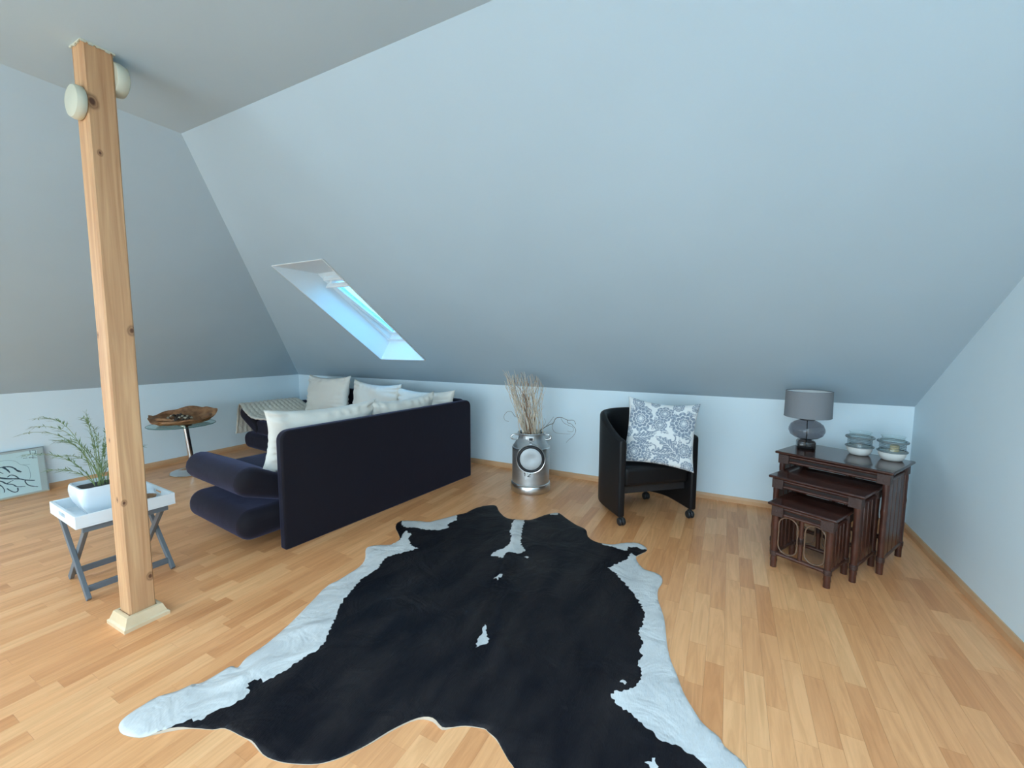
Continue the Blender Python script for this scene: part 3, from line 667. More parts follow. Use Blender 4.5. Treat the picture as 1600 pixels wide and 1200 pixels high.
fs = [tuple(remap[int(i)] for i in f) for f in F3]; mi = [1 if w_ else 0 for w_ in isw]
cnt = {}
for f in fs:
    for i in range(3):
        a, b = f[i], f[(i+1) % 3]; cnt.setdefault((min(a, b), max(a, b)), []).append((a, b))
low = {}
def lower(i):
    if i not in low: low[i] = len(vs); vs.append((vs[i][0], vs[i][1], .0006))
    return low[i]
for k_, e_ in list(cnt.items()):
    if len(e_) == 1:
        a, b = e_[0]; fs.append((b, a, lower(a), lower(b))); mi.append(2)
bx_, by_ = float(lo[0]+hi[0])/2, float(lo[1]+hi[1])/2
me = bpy.data.meshes.new('cowhide_rug'); me.from_pydata([(a-bx_, b-by_, c) for a, b, c in vs], [], fs)
for m_ in ('hide_black', 'hide_white', 'hide_edge'): me.materials.append(M[m_])
me.polygons.foreach_set('material_index', mi); me.polygons.foreach_set('use_smooth', [m_ < 2 for m_ in mi])
rug = link_mesh('cowhide_rug', me, None, (bx_, by_, 0)); tag(rug, 'black cowhide rug with white flanks spread on the maple floor', 'rug')

# ------------------------------------------------------------------ glass side table and root bowl
gt = empty('glass_side_table', (-4.83, 2.25, 0), 0, 'round glass side table on a leaning chrome column by the left wall', 'table')
MB().lathe([(0, 0), (.19, 0), (.195, .006), (.19, .012), (.05, .020), (.034, .028), (0, .028)], 48).build('base', M['chrome'], gt, smooth=40)
MB().tube([(.0, .0, .02), (-.022, -.036, .492)], .024, 20).build('column', M['chrome'], gt, smooth=40)
MB().lathe([(0, .482), (.06, .482), (.06, .493), (0, .493)], 24, -.022, -.036).build('fixing_plate', M['chrome'], gt, smooth=40)
MB().lathe([(0, .494), (.276, .494), (.279, .498), (.279, .501), (.276, .505), (0, .505)], 64, -.03, -.06).build('glass_top', M['table_glass'], gt, smooth=40)
MB().tube([(-.03+.279*math.cos(2*PI*k/64), -.06+.279*math.sin(2*PI*k/64), .4995) for k in range(64)], .0032, 6, True).build('glass_edge', mat('green_glass_edge', (.03, .09, .09), .1), gt, smooth=60)
bw_ = empty('root_bowl', (-4.86, 2.20, .5055), -.42, 'gnarled brown root wood bowl on the round glass table', 'bowl')
nu, nv = 64, 22; vs = []
def rim(t):
    a = .178*(1+.10*math.sin(3*t+.6)+.06*math.sin(7*t+1)); b = .29*(1+.05*math.sin(2*t+2)+.05*math.sin(5*t))
    hgt = .080-.034*math.cos(t)+.055*max(0, math.sin(t)*.6-math.cos(t)*.6)**2+.010*math.sin(4*t+1.2)+.007*math.sin(9*t)
    return a*math.cos(t), b*math.sin(t), hgt
for shell in (0, 1):
    for j in range(nv+1):
        f = j/nv
        for i in range(nu):
            t = 2*PI*i/nu; rx, ry, rh = rim(t)
            if shell == 0: k = .50+.50*f**.55; z = rh*f**1.25
            else: k = (.93-.03*math.sin(5*t))*(1-f)**.8; z = rh-(rh-.03)*min(1, f*1.5)**.8
            nn = 1+.07*noise.noise((rx*9, ry*9, f*3+shell*7)); vs.append((rx*k*nn, ry*k*nn, max(0.0, z+(.010*noise.noise((t*2, f*4, 3+shell)) if f > .05 else 0))))
fs = []; tot = 2*(nv+1)
for r_ in range(tot-1):
    for i in range(nu): fs.append((r_*nu+i, r_*nu+(i+1) % nu, (r_+1)*nu+(i+1) % nu, (r_+1)*nu+i))
fs.append(tuple(reversed(range(nu))))
mb = MB(); mb.add(vs, fs); mb.build('bowl_body', M['root'], bw_, smooth=50)
mb = MB()
for k, (pts, r_) in enumerate([([(.10, -.20, .040), (.145, -.10, .038), (.15, 0, .034), (.145, .13, .040)], .016), ([(.01, -.235, .062), (.06, -.16, .064), (.10, -.07, .048)], .018), ([(-.04, .235, .078), (.05, .22, .068), (.11, .15, .050)], .017)]):
    q = cr(pts, 8); mb.tube(q, [r_*(.45+.55*math.sin(PI*(i+.6)/(len(q)+.2)))*(1+.2*noise.noise((i*.4, k, 0))) for i in range(len(q))], 9)
mb.build('root_ridge', M['root'], bw_, smooth=60)
rn = random.Random(5)
pod = {c_: MB().lathe([(0, -.011), (.007, -.009), (.0115, -.002), (.010, .006), (.004, .011), (0, .012)], 9).mesh('pod', M[c_], 60) for c_ in ('nut_dark', 'nut_pale')}
cb, sb_ = math.cos(.42), -math.sin(.42)
for k in range(46):
    a, r_ = rn.uniform(0, 2*PI), math.sqrt(rn.random()); lx, ly = .085*r_*math.cos(a)+.01, .12*r_*math.sin(a)-.04
    dk = rn.random() < .6; o = link_mesh('seed_pod', pod['nut_dark' if dk else 'nut_pale'])
    o.location = (-4.86+cb*lx-sb_*ly, 2.20+sb_*lx+cb*ly, .5055+.052+.045*(1-r_*r_)*(.6+.4*rn.random())); o.rotation_euler = (rn.uniform(0, 3), rn.uniform(0, 3), 0)
    tag(o, 'small dark dried seed pod heaped in the root wood bowl' if dk else 'small pale dried seed pod heaped in the root wood bowl', 'seed pod', 'dark seed pods in the root bowl' if dk else 'pale seed pods in the root bowl')

# ------------------------------------------------------------------ framed ink picture leaning on the left wall
pic = empty('framed_picture', (XL+.062, 1.352, .0), 0, 'framed ink drawing of bare branches leaning on the left wall', 'picture'); pic.rotation_euler = (0, -.105, 0)
PWD, PH = .64, .398
MB().box(-.012, 0, -PWD, 0, .0012, PH).build('backing', M['mount'], pic)
fb = MB(); fb.box(-.013, .006, -.006, 0, .0012, PH).box(-.013, .006, -PWD, -PWD+.006, .0012, PH).box(-.013, .006, -PWD, 0, PH-.007, PH); fb.build('frame', M['frame_grey'], pic)
MB().box(-.013, .007, -PWD, 0, .0012, .011).build('bottom_rail', M['frame_wood'], pic)
paper = MB().box(0, .0012, -PWD+.045, -.045, .020, PH-.022).build('drawing', M['paper'], pic)
def ink_uv(X_, Y_):
    qx, qy = X_/12, 690+Y_/12
    return (67+(qy-697)*.149-qx)/263, (764+(77-qx)*.22-qy)/170
def ribbon(mb, pts, w0, w1, x=.0014):
    q = cr([(0, *ink_uv(*p)) for p in pts], 6); n = len(q); vs = []
    for i, p in enumerate(q):
        d = (q[min(i+1, n-1)]-q[max(i-1, 0)]).normalized(); nr = Vector((0, -d.z, d.y)); f = i/(n-1); w_ = (w0+(w1-w0)*f)*(1+.35*noise.noise((i*.6, w0*900, pts[0][0])))
        vs += [(x, -(p.y+nr.y*w_), p.z+nr.z*w_), (x, -(p.y-nr.y*w_), p.z-nr.z*w_)]
    mb.add(vs, [(2*i, 2*i+1, 2*i+3, 2*i+2) for i in range(n-1)])
mb = MB()
for pts, w0, w1 in [([(-300, 640), (-120, 670), (0, 690), (160, 705), (370, 700), (480, 715), (650, 715)], .008, .003), ([(165, 680), (230, 640), (310, 655), (370, 700)], .003, .004),
    ([(-60, 560), (80, 515), (200, 500), (280, 520), (340, 560), (410, 578)], .003, .006), ([(90, 510), (170, 560), (210, 600)], .008, .003), ([(-60, 580), (0, 590), (100, 620)], .004, .002),
    ([(-80, 720), (0, 740), (90, 760), (150, 790), (260, 800), (340, 835), (480, 825)], .005, .003), ([(150, 790), (190, 770), (270, 725)], .003, .002),
    ([(480, 720), (480, 750), (530, 800), (620, 820), (710, 825)], .004, .003), ([(-60, 790), (0, 800), (80, 840), (120, 900), (115, 940)], .005, .002),
    ([(160, 870), (230, 910), (300, 930), (350, 905), (345, 850)], .003, .004), ([(-250, 820), (-150, 760), (-60, 760), (0, 740)], .006, .004), ([(-280, 500), (-160, 560), (-60, 660)], .004, .004),
    ([(560, 195), (567, 262)], .0022, .0016), ([(600, 190), (660, 188), (650, 262)], .0018, .0018), ([(585, 240), (680, 236)], .0016, .0016), ([(540, 322), (690, 314)], .0022, .0014), ([(612, 268), (616, 342)], .0022, .001), ([(440, 346), (520, 326)], .002, .001)]:
    ribbon(mb, pts, w0, w1)
mb.build('ink_branches', M['ink'], paper)
mb = MB()
for pts, w0, w1 in [([(430, 455), (520, 480), (560, 560), (572, 640), (556, 705)], .0016, .0016), ([(-60, 445), (0, 430), (150, 395), (300, 400), (400, 452), (560, 440)], .0014, .0014)]: ribbon(mb, pts, w0, w1, .00135)
mb.build('pale_wash', M['ink_pale'], paper)
MB().box(.003, .0045, -PWD+.006, -.006, .011, PH-.007).build('picture_glass', M['pic_glass'], pic)

# ------------------------------------------------------------------ tray table
TT = (-3.018, 1.010, 0); TR = -.06
tt = empty('tray_table', TT, TR, 'white square tray on a grey folding cross-leg stand behind the post', 'table')
hy = .178
for sgn in (-1, 1):
    MB().bar((.190, sgn*hy, .004), (-.175, sgn*hy, .384), .030, .018, (1, 0, 0)).build('leg', M['grey_paint'], tt, bevel=.002)
    MB().bar((-.180, sgn*(hy-.020), .004), (.175, sgn*(hy-.020), .384), .030, .018, (1, 0, 0)).build('leg', M['grey_paint'], tt, bevel=.002)
MB().bar((.150, -hy, .045), (.150, hy, .045), .032, .016, (0, 0, 1)).build('stretcher', M['grey_paint'], tt, bevel=.002)
MB().bar((-.143, -hy+.02, .045), (-.143, hy-.02, .045), .032, .016, (0, 0, 1)).build('stretcher', M['grey_paint'], tt, bevel=.002)
for sx in (-.176, .176): MB().bar((sx, -hy, .368), (sx, hy, .368), .030, .018, (0, 0, 1)).build('top_rail', M['grey_paint'], tt, bevel=.002)
hs = .206; t_ = .011; zb, zt = .386, .450
tray = MB().box(-hs, hs, -hs, hs, zb, zb+.008).build('tray', M['white_paint'], tt)
for sx in (-1, 1):
    xa, xb = sorted((sx*hs, sx*(hs-t_))); MB().box(xa, xb, -hs, hs, zb+.008, zt).build('tray_side', M['white_paint'], tray, bevel=.002)
    ya, yb = sorted((sx*hs, sx*(hs-t_))); mb = MB(); e = hs-t_-.0005
    mb.box(-e, e, ya, yb, zb+.008, .412).box(-e, e, ya, yb, .432, zt).box(-e, -.05, ya, yb, .412, .432).box(.05, e, ya, yb, .412, .432); mb.build('tray_side', M['white_paint'], tray)
def tt_w(x, y, z): c, s = math.cos(TR), math.sin(TR); return (TT[0]+c*x-s*y, TT[1]+s*x+c*y, z)
bd = MB().lathe([(0, 0), (.040, 0), (.052, .010), (.056, .022), (.050, .022), (.044, .012), (0, .008)], 28).build('wooden_dish', M['brown_disc'], None, smooth=40); bd.location = tt_w(.02, .125, zb+.0085); tag(bd, 'small round brown wooden dish in the white tray behind the post', 'dish')

# potted fern on the tray
PZ = zb+.0085
pf = empty('potted_fern', tt_w(-.032, -.040, PZ), TR, 'feathery green fern in a square white glazed pot on the tray', 'plant')
prof = [(0, 0), (.070, 0), (.080, .006), (.098, .045), (.110, .085), (.113, .115), (.110, .140), (.106, .150), (.098, .150), (.096, .140), (.092, .128), (0, .126)]
MB().lathe(prof, 96, sq=9).build('pot', M['ceramic'], pf, smooth=50)
MB().lathe([(0, .1265), (.091, .1265), (.088, .131), (.05, .135), (0, .136)], 40, sq=9).build('soil', M['soil'], pf, smooth=60)
ri = Vector((math.cos(YAW-TR), math.sin(YAW-TR), 0)); bk = Vector((-ri.y, ri.x, 0))
rf = random.Random(11)
fr = [(-.47, .46, .10), (-.31, .52, .03), (-.33, .45, -.06), (-.27, .38, .08), (-.24, .30, .0), (-.22, .24, -.05), (-.17, .50, .10), (-.14, .40, -.08), (-.04, .53, .0), (-.08, .44, .06), (.02, .50, .05), (.06, .42, -.05),
      (.03, .36, .0), (-.02, .33, .07), (.09, .34, .08), (.14, .44, .02), (.16, .30, -.04), (-.10, .33, .0), (.05, .28, .03), (-.05, .26, -.04), (.20, .36, .05), (-.36, .33, -.02)]
for (dx, hz, dy) in fr:
    b0 = Vector((rf.uniform(-.03, .035), rf.uniform(-.03, .03), .13)); tip = b0+ri*dx+bk*dy+Vector((0, 0, hz-.13))
    far = abs(dx) > .12
    mid = b0+ri*dx*.22+bk*dy*.3+Vector((0, 0, (hz-.13)*(1.02 if far else .6)))
    n = 22; pts = []
    for i in range(n+1):
        t = i/n; p = b0*(1-t)**2+mid*2*t*(1-t)+tip*t*t
        if far: p.z -= .07*max(0, t-.6)**1.4*abs(dx)*3
        pts.append(p)
    stem = MB().tube(pts, [.0019*(1-.6*i/n) for i in range(n+1)], 5).build('stem', M['stem_green'], pf, smooth=70)
    mb = MB()
    for i in range(int(n*.35), n+1):
        if rf.random() < .22: continue
        d = (pts[min(i+1, n)]-pts[i-1]).normalized(); sd = d.cross(Vector((0, 0, 1))); sd = sd.normalized() if sd.length > .1 else ri
        for k in range(5 if far else 3):
            a = rf.uniform(-1.1, 1.1); L_ = rf.uniform(.018, .046)*(1.15 if far else .8); dr = (d*math.cos(a)+sd*math.sin(a)+Vector((0, 0, rf.uniform(-.5, .25)))).normalized()
            wv = dr.cross(Vector((rf.uniform(-.3, .3), rf.uniform(-.3, .3), 1))).normalized()*rf.uniform(.0012, .0026); p = pts[i]; nn = dr.cross(wv).normalized()*.0006
            q = p+dr*L_*.45
            mb.add([p, q+wv, p+dr*L_, q-wv, q+nn], [(0, 1, 4), (1, 2, 4), (2, 3, 4), (3, 0, 4)])
    me = bpy.data.meshes.new('leaflets'); me.from_pydata(mb.v, [], mb.f); me.materials.append(M['leaf_green']); o = link_mesh('leaflets', me, stem); o['kind'] = 'stuff'

# ------------------------------------------------------------------ milk can with twigs
CC = Vector((-1.557, 3.393, 0)); CD = Vector((.417, -.909, 0)).normalized(); CA_ = math.atan2(CD.y, CD.x)+PI/2   # local -y faces the camera side
can = empty('milk_can', CC, CA_, 'old aluminium milk can with its round lid hanging on the front', 'milk can')
R_ = .171
MB().lathe([(0, .004), (R_-.004, .004), (R_-.004, .07), (R_-.003, .385), (R_-.006, .397), (R_-.02, .418), (.128, .458), (.116, .472), (.112, .484), (.112, .507), (.118, .514), (.122, .520), (.119, .526), (.112, .524), (.105, .515), (.104, .45), (0, .44)], 56).build('can_body', M['zinc'], can, smooth=35)
MB().lathe([(R_-.006, 0), (R_+.003, 0), (R_+.006, .006), (R_+.006, .062), (R_+.002, .068), (R_+.004, .074), (R_-.002, .080), (R_-.006, .080)], 56).build('base_ring', M['zinc_light'], can, smooth=35)
MB().lathe([(R_-.006, .380), (R_, .383), (R_, .396), (R_-.007, .402)], 56).build('shoulder_band', M['zinc_light'], can, smooth=40)
for sx in (-1, 1):
    q = cr([(sx*.108, -.012, .500), (sx*.150, -.03, .508), (sx*.176, -.03, .490), (sx*.170, -.03, .470), (sx*.135, -.02, .462), (sx*.118, -.012, .470)], 6)
    MB().tube(q, .0075, 8).build('handle', M['zinc_light'], can, smooth=60)
mb = MB(); mb.box(-.030, .030, -.130, -.108, .470, .503).box(-.014, .014, -.172, -.112, .440, .456); mb.build('clasp', M['zinc_light'], can, bevel=.004)
mb = MB(); mb.box(-.016, .016, -.142, -.126, .476, .496); mb.build('clasp_bolt', M['black_metal'], can, bevel=.004)
# lid: faces local -y
LZ, LR, LY = .325, .127, -R_-.012
lid = MB()
n = 56
def disc_lathe(prof, name, m, par, loc):
    o = MB().lathe(prof, n).build(name, m, par, smooth=40); o.location = loc; o.rotation_euler = (PI/2, 0, 0); return o
lid = disc_lathe([(0, -.010), (LR-.004, -.010), (LR, -.006), (LR, .008), (LR-.004, .011), (LR-.008, .010), (LR-.010, .002), (0, .002)], 'lid', M['zinc_light'], can, (0, LY, LZ))
rr_ = MB().tube([((LR-.020)*math.cos(2*PI*k/48), (LR-.020)*math.sin(2*PI*k/48), .006) for k in range(48)], .0125, 8, True).build('rubber_ring', M['rubber'], lid, smooth=70)
MB().lathe([(0, .006), (.02, .0065), (.035, .010), (.06, .013), (.085, .011), (.097, .005), (.097, .001), (0, .001)], n).build('lid_dome', M['zinc_dish'], lid, smooth=50)
MB().bar((0, -R_-.004, LZ+LR-.01), (0, -.165, .452), .03, .006, (1, 0, 0)).build('lid_strap', M['zinc_light'], can)
# stamped figures 1 2 on the can
def stamp(strokes, x0, z0, w_, mb):
    for st in strokes:
        for (a, b) in zip(st[:-1], st[1:]):
            def P3(p, k=0):
                s = x0+p[0]*w_; th_ = s/R_; return Vector(((R_-.001)*math.sin(th_), -(R_-.001)*math.cos(th_), z0+p[1]*.032))
            mb.bar(P3(a), P3(b), .0055, .0025, (1, 0, 0) if abs(b[1]-a[1]) > abs(b[0]-a[0]) else (0, 0, 1))
mb = MB(); stamp([[(.5, 0), (.5, 1), (.2, .75)]], -.062, .166, .02, mb); stamp([[(0, .8), (.3, 1), (.8, 1), (1, .75), (.5, .35), (0, 0), (1, 0)]], -.028, .164, .026, mb); mb.build('stamped_figures', M['mark'], can)

tw = empty('twig_bundle', CC+Vector((0, 0, .45)), YAW, 'bundle of bleached and brown dry twigs standing in the milk can', 'dried twigs')
rw = random.Random(21)
for k in range(66):
    a = rw.uniform(0, 2*PI); r0 = .078*math.sqrt(rw.random()); f = (k % 21)/20
    bx0, by0 = r0*math.cos(a), r0*math.sin(a)*.7
    tx = -.235+.33*f+rw.uniform(-.03, .03)-.01; tz = (.56+.10*rw.random()) - .10*max(0, f-.35)-.07*rw.random()
    ty = by0*1.5-.03+rw.uniform(-.04, .03)
    bx0 = bx0*.5+(-.05+.115*f); n = 16; pts = []; ph = [rw.uniform(0, 6.3) for _ in range(4)]
    for i in range(n+1):
        t = i/n; e = t**1.25
        pts.append((bx0+(tx-bx0)*e+.019*math.sin(t*(10+4*math.sin(ph[2]))+ph[0])*t**.7, by0+(ty-by0)*e+.019*math.sin(t*12+ph[1])*t**.7, tz*t+.004*math.sin(t*20+ph[2])))
    mb = MB(); mb.tube(pts, [(.0036*(1-.62*i/n)) for i in range(n+1)], 5)
    for _ in range(3):     # side shoots
        i = rw.randint(6, 14); p = Vector(pts[i]); sgn = rw.choice((-1, 1)); L_ = rw.uniform(.04, .09)
        mb.tube([p, p+Vector((sgn*.012, rw.uniform(-.01, .01), L_*.4)), p+Vector((sgn*.016, rw.uniform(-.015, .015), L_))], [.0018, .0014, .0008], 4)
    mb.build('twig', M['twig_brown' if (rw.random() < .26 or .45 < f < .6 and rw.random() < .5) else 'twig'], tw, smooth=70)
def curl(pts, r0, r1):
    q = cr([(a, b, c-.45) for a, b, c in pts], 7); n = len(q)
    MB().tube(q, [r0+(r1-r0)*i/(n-1) for i in range(n)], 5).build('curly_twig', M['twig_dark'], tw, smooth=70)
# x along the picture's right, z up (metres, about the can's axis)
curl([(.03, 0, .47), (.095, .0, .545), (.16, .01, .585), (.20, .02, .60), (.225, .02, .645), (.275, .02, .652), (.33, .03, .628), (.385, .03, .625), (.405, .03, .59)], .0042, .0018)
curl([(.33, .03, .628), (.335, .05, .60), (.37, .06, .585), (.405, .06, .545), (.410, .06, .515), (.385, .05, .475), (.345, .05, .44), (.325, .05, .415)], .0022, .0012)
curl([(.27, .02, .645), (.30, .04, .60), (.345, .05, .575), (.385, .05, .555), (.38, .04, .52), (.33, .03, .525)], .0018, .001)
curl([(.12, 0, .56), (.165, .01, .61), (.205, .02, .66)], .0018, .001)
curl([(.20, .02, .60), (.195, .03, .55), (.225, .04, .51), (.29, .04, .50), (.36, .04, .498)], .0016, .001)
curl([(.08, .02, .53), (.13, .03, .60), (.12, .04, .64)], .0016, .001)
curl([(-.06, 0, .60), (-.115, .0, .655), (-.145, .0, .665), (-.175, .0, .705), (-.215, .0, .705), (-.243, .0, .665), (-.232, .0, .63), (-.20, .0, .618)], .0022, .0012)

# ------------------------------------------------------------------ tub chair with castors
CH = Vector((-.4235, 3.166, 0)); CHR = .716
ch = empty('tub_chair', CH, CHR, 'black leatherette tub chair on castors below the sloping ceiling', 'chair')
pathU = [(-.296, -.012), (-.298, .06), (-.300, .14), (-.300, .22)]+[(.300*math.cos(a), .24+.300*math.sin(a)) for a in [PI-PI*i/28 for i in range(1, 28)]]+[(.300, .22), (.300, .14), (.298, .06), (.296, -.012)]
def sstep(a, b, x): t = max(0, min(1, (x-a)/(b-a))); return t*t*(3-2*t)
T_ = .052; sec = []
for i, (x_, y_) in enumerate(pathU):
    a = Vector(pathU[max(i-1, 0)]); b = Vector(pathU[min(i+1, len(pathU)-1)]); d = (b-a).normalized(); nr = Vector((-d.y, d.x))
    zt_ = .635+.145*sstep(-.02, .42, y_); fl_ = .012*sstep(.3, .8, .5)
    ring = []
    for (o_, z_) in [(-T_/2, .066), (-T_/2, .3), (-T_/2-.004, .5), (-T_/2-.006, zt_-.03)]+[(T_/2*-math.cos(q), zt_-.026+.026*math.sin(q)) for q in (.35, .8, 1.25, 1.57, 1.9, 2.35, 2.8)]+[(T_/2, zt_-.03), (T_/2, .5), (T_/2, .3), (T_/2, .066)]:
        p = Vector((x_, y_))-nr*(-o_); ring.append((p.x, p.y, z_))
    sec.append(ring)
k = len(sec[0]); vs = [p for r_ in sec for p in r_]
fs = [(i*k+j, i*k+(j+1) % k, (i+1)*k+(j+1) % k, (i+1)*k+j) for i in range(len(sec)-1) for j in range(k)]+[tuple(reversed(range(k))), tuple(range((len(sec)-1)*k, len(sec)*k))]
mb = MB(); mb.add(vs, fs); o = mb.build('shell', M['leather'], ch, smooth=50)
b = o.modifiers.new('bevel', 'BEVEL'); b.width = .016; b.segments = 4; b.limit_method = 'ANGLE'; b.angle_limit = 1.1
seatp = [(-.270, .015), (.270, .015)]+[(.270*math.cos(a), .24+.268*math.sin(a)) for a in [PI*i/20 for i in range(0, 21)]]
mb = MB(); mb.prism(seatp, lambda u, v: (u, v, .272), lambda u, v: (u, v, .425)); o = mb.build('seat', M['leather'], ch, smooth=50); b = o.modifiers.new('bevel', 'BEVEL'); b.width = .035; b.segments = 5; b.limit_method = 'ANGLE'; b.angle_limit = 1.0
seatq = [(u*.985, .05+v*.93) for u, v in seatp]
MB().prism(seatq, lambda u, v: (u, v, .215), lambda u, v: (u, v, .271)).build('seat_frame', M['black_metal'], ch)
for (x_, y_) in ((-.285, .012), (.285, .012), (-.175, .44), (.175, .44)):
    cst = MB(); cst.lathe([(.010, .05), (.010, .088)], 12, x_, y_); co = cst.build('castor', M['rubber'], ch, smooth=40)
    for s_ in (-1, 1):
        wv = []
        prof_ = [(0, s_*.004), (.026, s_*.004), (.029, s_*.009), (.029, s_*.018), (.024, s_*.024), (.012, s_*.026), (0, s_*.026)]
        m2 = MB()
        m2.lathe(prof_, 22); m2.v = [(x_+z, y_+r1, .029+r2) for (r1, r2, z) in m2.v]; m2.build('castor_wheel', M['rubber'], co, smooth=40)
    m2 = MB(); m2.tube([(x_, y_+.03*math.cos(a), .031+.031*math.sin(a)) for a in [PI*i/10 for i in range(11)]], .006, 6); m2.build('castor_hood', M['rubber'], co, smooth=60)

# damask cushion on the chair
def damask(u, v):
    cream = (.66, .69, .69); grey = (.20, .25, .315); mid = (.34, .40, .46)
    s = .5
    def flower(cx, cy, R, npet, ph):
        dx, dy = u-cx, v-cy; r_ = math.hypot(dx, dy)
        if r_ > R*1.2: return
        t = math.atan2(dy, dx)+ph; sc_ = abs(math.cos(npet*t/2))
        if r_ < R*(.82+.24*sc_**.6):
            f = r_/R
            if f < .13: return cream
            if .13 <= f < .30: return mid if abs(math.sin(npet*t*.5)) > .3 else cream
            if abs(f-.36-.10*sc_) < .030: return cream
            if abs(f-.62-.14*sc_) < .034: return cream
            if f > .45 and sc_ < .10: return cream
            if f > .72 and sc_ > .93: return mid
            return grey
    def leaf(x0, y0, x1, y1, wd):
        ax, ay = x1-x0, y1-y0; L_ = math.hypot(ax, ay); px_, py_ = u-x0, v-y0; t = (px_*ax+py_*ay)/L_/L_; q = (px_*-ay+py_*ax)/L_
        if 0 < t < 1:
            q += .018*math.sin(t*3)
            ww = wd*math.sin(PI*t**.75)*(1+.24*math.sin(t*34-abs(q)*80))
            if abs(q) < ww:
                if abs(q) < .0024 or (abs(((t*8-abs(q)*60) % 1)-.5) < .10 and abs(q) < ww*.82): return cream
                return grey
    def stem(cx, cy, R, a0, a1, wd=.0042):
        dx, dy = u-cx, v-cy; t = math.atan2(dy, dx)
        if abs(math.hypot(dx, dy)-R) < wd and a0 < t < a1: return grey
    for a in [(-.150, .085, .092, 9, .2), (.158, .085, .090, 9, 1.0), (-.170, -.165, .078, 8, .5), (.02, .150, .062, 7, .3), (-.005, .055, .046, 6, 0), (.02, -.240, .062, 8, .2), (.180, -.110, .052, 7, .8), (-.175, .215, .045, 7, .1), (.11, .222, .040, 6, .6), (.205, -.225, .045, 7, 0), (-.245, -.02, .04, 6, 0), (-.05, .235, .034, 6, .4), (.235, .215, .034, 6, .2)]:
        c = flower(*a)
        if c: return c
    for a in [(-.05, -.150, .12, -.115, .036), (.13, -.15, -.04, -.030, .038), (.125, -.17, .135, -.02, .026), (-.20, -.055, -.02, .0, .036), (-.16, -.085, -.03, -.085, .030), (.15, -.19, .02, -.175, .026), (-.07, .155, -.23, .17, .022), (-.085, -.24, -.085, -.11, .024), (.065, .04, .085, .18, .022), (.235, -.02, .08, -.005, .024), (.09, -.245, .17, -.245, .018), (.17, .19, .25, .165, .016), (-.06, .01, -.05, .13, .018), (-.24, -.09, -.24, -.24, .016), (.245, -.06, .235, -.18, .016), (-.24, .08, -.235, .2, .014), (.06, .0, .0, -.01, .014)]:
        c = leaf(*a)
        if c: return c
    for a in [(.05, -.17, .10, -.4, 1.6), (-.07, .07, .075, -2.2, .4), (.08, .05, .075, .2, 2.6), (-.10, -.06, .06, -2.8, -.6), (.085, -.03, .026, -2.6, 1.2), (-.04, -.115, .022, -.5, 2.8), (.055, .20, .022, -2.8, .5), (.10, -.06, .018, -3, .8), (-.095, .16, .018, -1, 2.6), (.20, -.03, .02, -2, 2), (-.11, -.22, .02, -2, 2)]:
        c = stem(*a)
        if c: return c
    return cream
dp = link_mesh('damask_cushion', pillow_mesh('damask_cushion', .505, .495, .15, M['damask'], 9, n=170, ear=.095, sag=.012, wrinkle=.004, colour=damask))
dp.location = (-.440, 3.150, .420); dp.rotation_euler = (Matrix.Rotation(.13, 3, 'Z') @ Matrix.Rotation(-.26, 3, 'X') @ Matrix.Rotation(.070, 3, 'Y')).to_euler()
tag(dp, 'cream cushion with grey blue damask flowers propped on the black chair', 'cushion')

